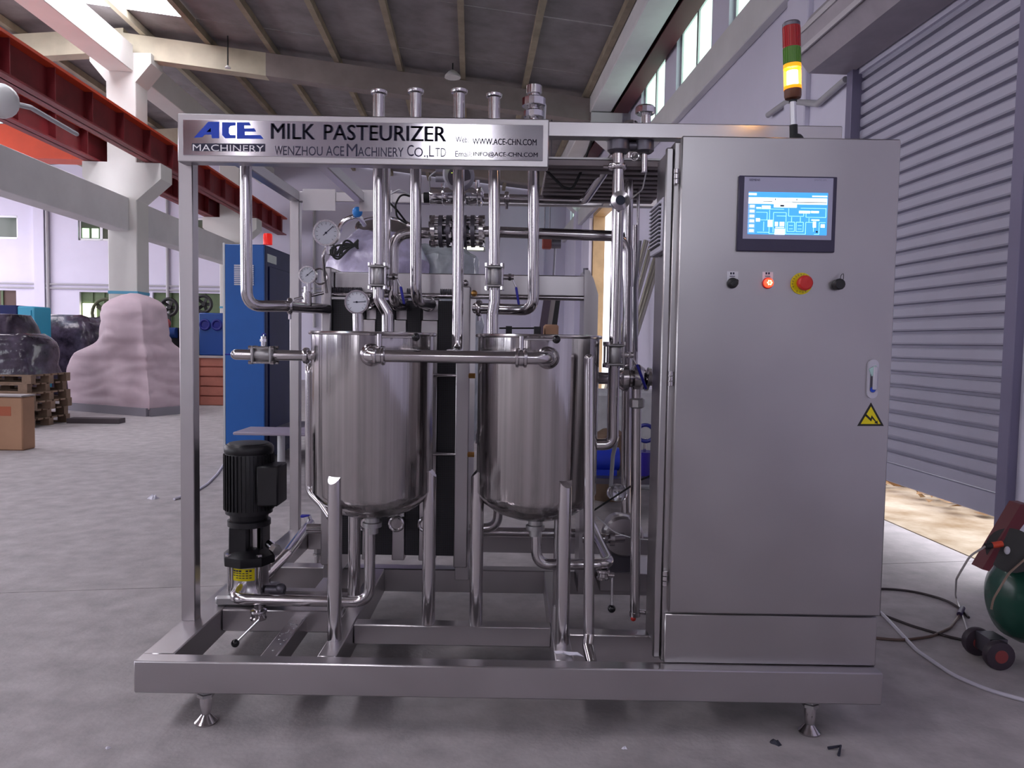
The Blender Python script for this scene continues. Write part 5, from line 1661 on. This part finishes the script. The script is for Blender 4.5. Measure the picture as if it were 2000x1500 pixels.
def fan(px, py, Y, r, label, mat):
    c = AT(px, py, Y)
    o = thing('drum_fan', label, 'fan', (c.x, Y, 0))
    MB().torus(c, ey, r, 0.035, n=24).build('ring', mat, o)
    MB().cyl(c, c + ey * 0.12, r * 0.25, n=14).build('hub', mat, o)
    for i in range(5):
        a = 2 * PI * i / 5
        d = Vector((math.cos(a), 0, math.sin(a)))
        t = Vector((-math.sin(a), 0.5, math.cos(a))).normalized()
        MB().obox(c + d * r * 0.6 + ey * 0.06, (r * 0.36, r * 0.2, 0.008), (d, t, d.cross(t))).build('blade', mat, o, smooth=False)
    MB().box((c.x - 0.03, Y - 0.03, 0), (c.x + 0.03, Y + 0.03, c.z - r)).build('post', mat, o, smooth=False)
    MB().box((c.x - 0.25, Y - 0.2, 0), (c.x + 0.25, Y + 0.2, 0.04)).build('foot', mat, o, smooth=False)


FANM = M('dark_fan', (0.03, 0.028, 0.03), 0.5)
fan(330, 600, 15.2, 0.16, 'dark drum fan on a post right of the tarpaulin heap', FANM)
fan(397, 594, 16.0, 0.17, 'dark drum fan on a post above the blue blower', FANM)
fan(208, 612, 16.2, 0.30, 'large olive drum fan on a post left of the tarpaulin heap', M('olive_fan', (0.09, 0.10, 0.05), 0.6))
q = ATZ(335, 790, 0)
q = AT(330, 680, 14.6)
o = thing('motor_trolley', 'dark motor unit with red cap on a trolley right of the tarpaulin heap', 'machine', (q.x, 14.6, 0))
MB().box((q.x - 0.22, 14.4, 0.15), (q.x + 0.35, 14.9, AT(330, 640, 14.6).z), 0.03).build('body', BLACK, o)
MB().cyl(AT(322, 650, 14.35), AT(345, 650, 14.35), 0.10, n=18).build('motor', M('royal_blue_paint', (0.015, 0.07, 0.30), 0.4), o)
MB().sph((q.x - 0.02, 14.5, AT(330, 632, 14.6).z), 0.10, 14, 8).build('red_cap', M('salmon_cap', (0.6, 0.12, 0.12), 0.5), o)
for x in (q.x - 0.15, q.x + 0.28):
    MB().cyl((x, 14.42, 0.08), (x, 14.5, 0.08), 0.08, n=16).build('wheel', RUBBER, o)
    MB().cyl((x, 14.80, 0.08), (x, 14.88, 0.08), 0.08, n=16).build('wheel', RUBBER, o)

# ---- plastic wrapped vessel with round lid behind the heat exchanger
vy = 6.6
c = AT(745, 500, vy)
o = thing('wrapped_vessel', 'steel vessel wrapped in clear plastic behind the heat exchanger with its round lid open', 'vessel', (c.x, vy, 0))
PL = M('milky_plastic_film', (0.52, 0.47, 0.66), 0.22, var=0.3, vscale=6, bump=0.6, bscale=14)
PL2 = M('greenish_plastic_film', (0.48, 0.52, 0.56), 0.22, var=0.25, vscale=6, bump=0.6, bscale=14)
R_ = 0.42


def crinkled(x, y, prof, mat, name, parent, amp=0.05, n=56):
    vs, fs, rows = [], [], []
    for i in range(len(prof) - 1):
        (r0, z0), (r1, z1) = prof[i], prof[i + 1]
        st = max(1, int(math.hypot(r1 - r0, z1 - z0) / 0.05))
        rows += [(r0 + (r1 - r0) * t / st, z0 + (z1 - z0) * t / st) for t in range(st)]
    rows.append(prof[-1])
    for r, z in rows:
        for i in range(n):
            a = 2 * PI * i / n
            k = 1 + amp * noise3((x + math.cos(a) * 2.2, y + math.sin(a) * 2.2, z * 5)) + amp * 0.8 * abs(noise3((math.cos(a) * 5, math.sin(a) * 5, z * 9)))
            vs.append((x + math.cos(a) * r * k, y + math.sin(a) * r * k, z + amp * 0.4 * noise3((a * 3, r * 6, z * 4))))
    for j in range(len(rows) - 1):
        for i in range(n):
            fs.append((j * n + i, j * n + (i + 1) % n, (j + 1) * n + (i + 1) % n, (j + 1) * n + i))
    fs.append(tuple(range((len(rows) - 1) * n, len(rows) * n)))
    return MB().add(vs, fs).build(name, mat, parent, sharp=25)


crinkled(c.x, vy, [(R_ * 0.95, 0.35), (R_, 0.5), (R_ * 1.05, 1.4), (R_ * 1.02, AT(745, 515, vy).z), (R_ * 0.8, AT(745, 478, vy).z), (R_ * 0.52, AT(745, 458, vy).z)], PL, 'wrapped_body', o, 0.10)
c2 = AT(855, 510, vy + 0.3)
crinkled(c2.x, vy + 0.3, [(0.36, 0.35), (0.38, 0.5), (0.39, 1.4), (0.36, AT(745, 495, vy).z), (0.2, AT(745, 474, vy).z)], PL2, 'wrapped_hopper', o, 0.10)
lid = AT(752, 445, vy)
lz = lid.z
tilt = Vector((0.10, -0.55, 1)).normalized()
MB().torus(lid, tilt, 0.235, 0.016, n=40).build('lid_rim', PIPE, o)
MB().lathe(lid, tilt, [(0.22, 0), (0.12, 0.03), (0.01, 0.045)], n=36, caps=False).build('lid_inside', STEEL, o)
for a_, b_ in ((0.0, 0.06), (0.05, 0.11)):
    MB().tube([AT(655, 470, vy - 0.3), AT(668 + 60 * a_, 432, vy - 0.3), AT(700, 418 + 80 * a_, vy - 0.3), AT(712, 440, vy - 0.2)], 0.018, n=10, bend=0.12).build('bent_tube', CHROME, o)
MB().sph(AT(698, 414, vy - 0.35), 0.042, 14, 10).build('blue_cap', M('bright_blue_cap', (0.02, 0.22, 0.65), 0.4), o)
for i, (dy, sh) in enumerate(((0, 0), (6, 4), (14, -3), (24, 5), (36, 9), (30, -6), (45, 14), (20, 18))):
    MB().tube([AT(652 + sh, 478 + dy * 0.3, vy - 0.4), AT(648 + sh, 500, vy - 0.4), AT(660 + sh, 508 - dy, vy - 0.4), AT(700, 468 + dy * 0.4, vy - 0.4)], 0.008, n=8, bend=0.1).build('cable', RUBBER, o)
for i in range(3):
    a = 2 * PI * i / 3 + 0.4
    MB().cyl((c.x + 0.34 * math.cos(a), vy + 0.34 * math.sin(a), 0), (c.x + 0.34 * math.cos(a), vy + 0.34 * math.sin(a), 0.5), 0.03, n=12).build('leg', PIPE, o)
    MB().cyl((c2.x + 0.28 * math.cos(a), vy + 0.3 + 0.28 * math.sin(a), 0), (c2.x + 0.28 * math.cos(a), vy + 0.3 + 0.28 * math.sin(a), 0.5), 0.03, n=12).build('leg', PIPE, o)

# ---- steel pipes leaning against the right wall
for i, (bx, tx, ty, r, Yb) in enumerate(((1238, 1262, 470, 0.042, 8.3), (1252, 1275, 468, 0.040, 8.2), (1222, 1290, 473, 0.042, 7.9), (1243, 1296, 480, 0.038, 7.7))):
    top = BL(*ATU(tx, ty, UW - 0.06 - 0.03 * i))
    bot = ATZ(bx, 700, 0)
    bot = AT(bx, 900, Yb)
    bot.z = 0.0
    bot = Vector((top.x - 0.75 - 0.05 * i, top.y - 0.4 - 0.2 * i, 0))
    o = MB().tube([bot + ez * 0.01, top], r, n=14).build('leaning_pipe', M('dull_pipe', (0.40, 0.38, 0.33), 0.38, 0.9), smooth=True)
    tag(o, ['long steel pipe leaning on the right wall, leftmost of four', 'long steel pipe leaning on the right wall, second from left', 'long steel pipe leaning on the right wall, most slanted of four', 'long steel pipe leaning on the right wall nearest the cabinet'][i], 'pipe', 'pipes leaning against the right wall')

# ---- clutter beyond the machine on the right
CARDW = M('pale_carton', (0.55, 0.55, 0.58), 0.7, var=0.15, vscale=5)
wb = AT(1185, 830, 6.6)
o = MB().box((wb.x - 0.22, 6.5, 0), (wb.x + 0.55, 7.1, AT(1185, 765, 6.6).z), 0.03).build('carton_pile', CARDW)
tag(o, 'large pale carton standing behind the main riser', 'carton')
o = thing('tool_trolley', 'low trolley loaded with blue motor and pipe fittings behind the cabinet', 'trolley', (AT(1220, 950, 5.6).x, 5.6, 0))
tx = AT(1215, 950, 5.6).x
MB().box((tx - 0.35, 5.4, 0.25), (tx + 0.45, 5.95, 0.29)).build('deck', DARKST, o, smooth=False)
for x in (tx - 0.3, tx + 0.4):
    for y in (5.45, 5.9):
        MB().cyl((x, y - 0.02, 0.06), (x, y + 0.02, 0.06), 0.06, n=16).build('wheel', RUBBER, o)
        MB().cyl((x, y, 0.1), (x, y, 0.26), 0.015, n=8).build('post', DARKST, o)
q = AT(1180, 940, 5.45)
m0 = thing('blue_motor', 'small bright blue motor on the trolley beside the main riser', 'motor', (q.x, 5.6, 0.29))
MB().cyl((q.x - 0.12, 5.6, 0.40), (q.x + 0.12, 5.6, 0.40), 0.085, n=22).build('barrel', M('vivid_blue', (0.02, 0.05, 0.55), 0.35), m0)
MB().box((q.x - 0.1, 5.52, 0.29), (q.x + 0.1, 5.68, 0.33)).build('foot', M('vivid_blue', (0.02, 0.05, 0.55), 0.35), m0, smooth=False)
MB().cyl((q.x - 0.18, 5.6, 0.40), (q.x - 0.12, 5.6, 0.40), 0.015, n=10).build('shaft', PIPE, m0)
q = AT(1262, 900, 5.5)
m0 = thing('blue_valve_handle', 'deep blue hand valve on the trolley next to the cabinet', 'valve', (q.x, 5.6, 0.29))
MB().cyl((q.x, 5.6, 0.29), (q.x, 5.6, 0.46), 0.08, n=18).build('valve_body', M('violet_blue', (0.03, 0.015, 0.30), 0.4), m0)
MB().torus((q.x, 5.55, 0.60), (0.3, 1, 0), 0.06, 0.014, n=22).build('handle_loop', M('navy_blue', (0.015, 0.02, 0.22), 0.4), m0)
MB().cyl((q.x, 5.58, 0.45), (q.x, 5.56, 0.56), 0.012, n=8).build('handle_stem', PIPE, m0)
q = AT(1195, 900, 6.0)
o = MB().lathe((q.x, 6.15, 0), ez, [(0.16, 0), (0.17, 0.02), (0.15, 0.35), (0.12, 0.52), (0.06, 0.56)], n=28).build('brown_sack', M('brown_sack', (0.20, 0.13, 0.09), 0.85, var=0.2, vscale=5, bump=0.3, bscale=10))
tag(o, 'brown filled sack standing behind the main riser', 'sack')
# bench with boxes beyond the right tank
o = thing('work_bench', 'work bench with vise and planks seen above the right tank', 'bench', (AT(1035, 650, 9.5).x, 9.5, 0))
bz = AT(1035, 662, 9.5).z
bx0, bx1 = AT(930, 650, 9.5).x, AT(1120, 650, 9.5).x
MB().box((bx0, 9.3, bz - 0.06), (bx1, 10.0, bz)).build('bench_top', M('bench_wood', (0.32, 0.27, 0.24), 0.7), o, smooth=False)
for x in (bx0 + 0.06, bx1 - 0.06):
    for y in (9.36, 9.94):
        MB().box((x - 0.04, y - 0.04, 0), (x + 0.04, y + 0.04, bz - 0.06)).build('leg', DARKST, o, smooth=False)
vz_ = AT(995, 640, 9.5)
o = thing('bench_clamp', 'black bar clamp with two jaws lying along the bench', 'clamp', (vz_.x, 9.5, bz))
MB().tube([AT(975, 641, 9.5), AT(1050, 641, 9.5)], 0.010, n=8).build('bar', BLACK, o)
MB().box((AT(988, 640, 9.5).x, 9.45, bz), (AT(1000, 640, 9.5).x, 9.55, AT(990, 637, 9.5).z)).build('jaw', BLACK, o, smooth=False)
MB().box((AT(1043, 640, 9.5).x, 9.43, bz), (AT(1056, 640, 9.5).x, 9.57, AT(1050, 638, 9.5).z)).build('jaw', BLACK, o, smooth=False)
o = MB().box((AT(1062, 650, 9.6).x, 9.5, bz), (AT(1090, 650, 9.6).x, 9.8, AT(1075, 634, 9.6).z), 0.02).build('small_carton', CARD)
tag(o, 'small brown carton on the bench above the right tank', 'carton')
for i, (xa_, xb_, mt) in enumerate(((1048, 1070, (0.10, 0.07, 0.10)), (1056, 1079, (0.50, 0.44, 0.42)), (1072, 1088, (0.05, 0.05, 0.05)))):
    b0_ = AT(xa_, 655, 10.4 + 0.1 * i)
    t0_ = AT(xb_, 578, 11.2 + 0.1 * i)
    b0_.z = 0.01
    b0_.x -= 0.1
    d_ = (t0_ - b0_)
    o = MB().obox((b0_ + t0_) / 2, (0.055, 0.02, d_.length / 2), (ex, d_.cross(ex), d_)).build('leaning_plank', M('plank_%d' % i, mt, 0.7), smooth=False)
    tag(o, ['dark plank leaning behind the bench, leftmost', 'pale plank leaning behind the bench, in the middle', 'black plank leaning behind the bench, rightmost'][i], 'plank', 'planks leaning behind the bench')

# ---- air compressor at the right edge
q = ATZ(1950, 1275, 0)
cxp, cyp = AT(2005, 1180, 3.05).x, 3.05
o = thing('air_compressor', 'green air compressor tank on wheels with a dark red cover at the right edge', 'compressor', (cxp, cyp, 0))
GRN = M('dark_green_enamel', (0.02, 0.085, 0.06), 0.25, var=0.2, vscale=6)
tzc = AT(1985, 1170, 3.05).z
rr = 0.17
MB().lathe((cxp - 0.125, cyp, tzc), ex, [(0.01, 0), (rr * 0.55, 0.012), (rr * 0.85, 0.04), (rr, 0.09), (rr, 0.36), (rr * 0.85, 0.40), (rr * 0.5, 0.43)], n=40).build('tank', GRN, o)
MB().prism([AT(1918, 1112, 2.95), AT(1932, 1116, 2.95), AT(2010, 1010, 2.95), AT(2010, 985, 2.95), AT(1994, 985, 2.95)], (0, 0.07, 0)).build('belt_guard', M('dark_red_guard', (0.16, 0.02, 0.03), 0.4), o, smooth=False)
MB().cyl(AT(1975, 1075, 2.93), AT(1975, 1075, 3.25), 0.085, n=24).build('motor', BLACK, o)
MB().cyl(AT(1957, 1062, 2.92), AT(1937, 1065, 2.92), 0.012, n=10).build('red_coupling', M('orange_coupling', (0.75, 0.08, 0.03), 0.4), o)
MB().cyl(AT(1937, 1065, 2.92), AT(1925, 1067, 2.92), 0.012, n=10).build('hose_coupling', RUBBER, o)
MB().sph(AT(1967, 1075, 2.90), 0.016, 12, 8, (0.7, 0.5, 1)).build('gauge', WHITEP, o)
for y in (2.94, 3.08):
    w = AT(1958, 1258, 2.92)
    MB().lathe((w.x, y - 0.02, 0.055), ey, [(0.02, 0), (0.055, 0.004), (0.058, 0.02), (0.055, 0.036), (0.02, 0.04)], n=24).build('wheel', M('wheel_rubber', (0.05, 0.035, 0.05), 0.5), o)
    MB().lathe((w.x, y - 0.022, 0.055), ey, [(0.001, 0), (0.025, 0.001), (0.027, 0.004)], n=20).build('wheel_hub', M('red_hub', (0.28, 0.05, 0.05), 0.5), o)
MB().box((w.x - 0.02, 2.965, 0.04), (w.x + 0.05, 3.06, tzc - rr * 0.8)).build('wheel_bracket', DARKST, o, smooth=False)
MB().box((cxp + 0.2, 2.95, 0.0), (cxp + 0.24, 3.15, tzc - rr * 0.8)).build('rear_leg', DARKST, o, smooth=False)
MB().tube([AT(1925, 1067, 2.92), AT(1895, 1085, 2.95), AT(1868, 1130, 3.0), ATZ(1866, 1165, 0.004), ATZ(1880, 1205, 0.004), ATZ(1890, 1235, 0.004)], 0.004, n=8, bend=0.1).build('air_hose', M('clear_air_hose', (0.55, 0.5, 0.5), 0.3), o)
MB().tube([AT(2010, 1085, 2.86), AT(1970, 1120, 2.86), AT(1940, 1170, 2.86), AT(1936, 1190, 2.86)], 0.004, n=8, bend=0.1).build('drain_hose', M('brown_hose', (0.3, 0.2, 0.15), 0.4), o)


# ---- cables and hoses on the floor
def floor_cable(pts, r, name, label, mat, cat='cable', lift=0.0):
    P = [ATZ(x, y, r + lift) for x, y in pts]
    o = MB().tube(P, r, n=8, bend=0.25, seg=8).build(name, mat)
    return tag(o, label, cat)


floor_cable([(1700, 1178), (1732, 1208), (1790, 1270), (1860, 1318), (1930, 1348), (2010, 1370)], 0.0075, 'white_hose', 'white hose running from the cabinet across the floor to the right edge', M('white_hose', (0.72, 0.68, 0.78), 0.45), 'hose')
CABL = M('brown_black_cable', (0.06, 0.045, 0.05), 0.5)
floor_cable([(1700, 1150), (1740, 1150), (1790, 1156), (1850, 1172), (1880, 1192), (1892, 1206)], 0.006, 'black_cable', 'dark cable arching over the floor from the cabinet to the compressor', CABL)
floor_cable([(1700, 1192), (1735, 1205), (1780, 1222), (1850, 1243), (1900, 1254), (1915, 1256)], 0.006, 'black_cable', 'dark cable running straight under the white hose to the compressor', CABL)
floor_cable([(1700, 1245), (1760, 1251), (1820, 1243), (1856, 1226), (1872, 1206), (1876, 1196)], 0.006, 'brown_cable', 'brown looped cable curving up to a plug near the compressor', M('brown_cable', (0.16, 0.10, 0.08), 0.5))
o = MB().cyl(ATZ(1874, 1200, 0.012), ATZ(1880, 1188, 0.012), 0.012, n=12).build('cable_plug', M('violet_plug', (0.05, 0.03, 0.10), 0.5))
tag(o, 'dark plug end of the brown cable near the compressor', 'plug')
floor_cable([(438, 905), (425, 925), (405, 945), (385, 958), (340, 975)], 0.010, 'white_hose', 'white hose on the floor leading to the tall blue cabinet', M('white_hose', (0.72, 0.68, 0.78), 0.45), 'hose')


def scrap(px, py, s_, name, label, mat, seed, cat='litter'):
    rnd = random.Random(seed)
    c = ATZ(px, py, 0)
    n = 9
    pts = [(c.x + math.cos(2 * PI * i / n) * s_ * rnd.uniform(0.5, 1.1), c.y + math.sin(2 * PI * i / n) * s_ * rnd.uniform(0.5, 1.1)) for i in range(n)]
    vs = [(x, y, 0.001) for x, y in pts] + [(c.x + (x - c.x) * 0.5, c.y + (y - c.y) * 0.5, s_ * rnd.uniform(0.3, 0.7)) for x, y in pts] + [(c.x, c.y, s_ * 0.45)]
    fs = [(i, (i + 1) % n, n + (i + 1) % n, n + i) for i in range(n)] + [(n + i, n + (i + 1) % n, 2 * n) for i in range(n)] + [tuple(range(n))[::-1]]
    o = MB().add(vs, fs).build(name, mat, smooth=False)
    return tag(o, label, cat)


PAPER = M('crumpled_paper', (0.75, 0.72, 0.82), 0.7)
scrap(300, 974, 0.05, 'crumpled_paper', 'crumpled white paper on the floor left of the machine', PAPER, 1, 'paper')
scrap(211, 1461, 0.010, 'paper_scrap', 'tiny white paper scrap on the floor at the bottom left', PAPER, 2, 'paper')
scrap(1220, 1462, 0.011, 'paper_scrap', 'tiny white paper scrap on the floor in front of the machine', PAPER, 3, 'paper')
scrap(1515, 1452, 0.020, 'dark_litter', 'small dark scrap on the floor left of the right foot', M('dark_litter', (0.03, 0.03, 0.05), 0.7), 4)
o = MB().tube([ATZ(1617, 1461, 0.006), ATZ(1642, 1457, 0.012), ATZ(1638, 1475, 0.006)], 0.0045, n=8).build('bent_wire', M('dark_litter', (0.03, 0.03, 0.05), 0.7))
tag(o, 'short bent dark wire on the floor right of the right foot', 'wire')
# torn paper on the base beam
c0_ = AT(1108, 1281, 2.46)
zz_ = ZB + 0.002
pts = [AT(1082, 1270, 2.47), AT(1098, 1274, 2.46), AT(1112, 1271, 2.46), AT(1128, 1276, 2.45), AT(1140, 1290, 2.44), AT(1126, 1290, 2.44), AT(1112, 1283, 2.45), AT(1100, 1285, 2.45), AT(1086, 1280, 2.46)]
mb = MB().prism([(p.x, p.y, ZB + 0.004 + (0.006 if i % 2 else 0.0) + max(0, p.z - ZB) * 0.4) for i, p in enumerate(pts)], (0, 0, 0.0012))
o = mb.build('torn_paper', PAPER, smooth=False)
tag(o, 'torn strip of white paper lying by the front leg of the right tank', 'paper')

# ---- heap of leaves and rubbish outside under the shutter
LEAF = M('dry_leaves', (0.30, 0.17, 0.07), 0.8, var=0.4, vscale=10)
mb = MB(BL)
rnd = random.Random(5)
for i in range(240):
    v = rnd.uniform(5.5, 7.8)
    u = UW + rnd.uniform(0.85, 1.9)
    z = rnd.uniform(0.0, 0.12)
    a = rnd.uniform(0, 6.28)
    s_ = rnd.uniform(0.03, 0.08)
    p = [(u + math.cos(a + k * 1.57) * s_, v + math.sin(a + k * 1.57) * s_, z + rnd.uniform(-0.03, 0.05)) for k in range(4)]
    mb.add(p, [(0, 1, 2), (0, 2, 3)])
o = mb.build('dry_leaf_heap', LEAF, smooth=False)
tag(o, 'heap of dry brown leaves outside below the roller shutter', 'leaves', kind='stuff')

# ---- crane hoist hanging in the right bay
hp = AT(1069, 476, 15.0)
o = thing('crane_hoist', 'small dark red hoist block hanging in the right bay above the heat exchanger bar', 'hoist', hp)
HOM = M('hoist_red', (0.22, 0.03, 0.02), 0.5)
MB().box((hp.x - 0.10, 14.9, hp.z - 0.10), (hp.x + 0.08, 15.1, hp.z + 0.13), 0.02).build('motor_block', HOM, o)
MB().cyl((hp.x + 0.08, 15.0, hp.z), (hp.x + 0.26, 15.0, hp.z), 0.09, n=18).build('drum', DARKST, o)
MB().cyl((hp.x + 0.15, 15.0, hp.z - 0.08), (hp.x + 0.13, 15.0, hp.z - 0.62), 0.02, n=8).build('load_chain', DARKST, o)
MB().torus((hp.x + 0.13, 15.0, hp.z - 0.68), ey, 0.06, 0.018, n=16).build('hook', DARKST, o)
for dx in (-0.06, 0.04):
    MB().cyl((hp.x + dx, 15.0, hp.z + 0.12), (hp.x + dx, 15.0, zroof(1.5) + 0.03), 0.012, n=6).build('hanger_rod', DARKST, o)
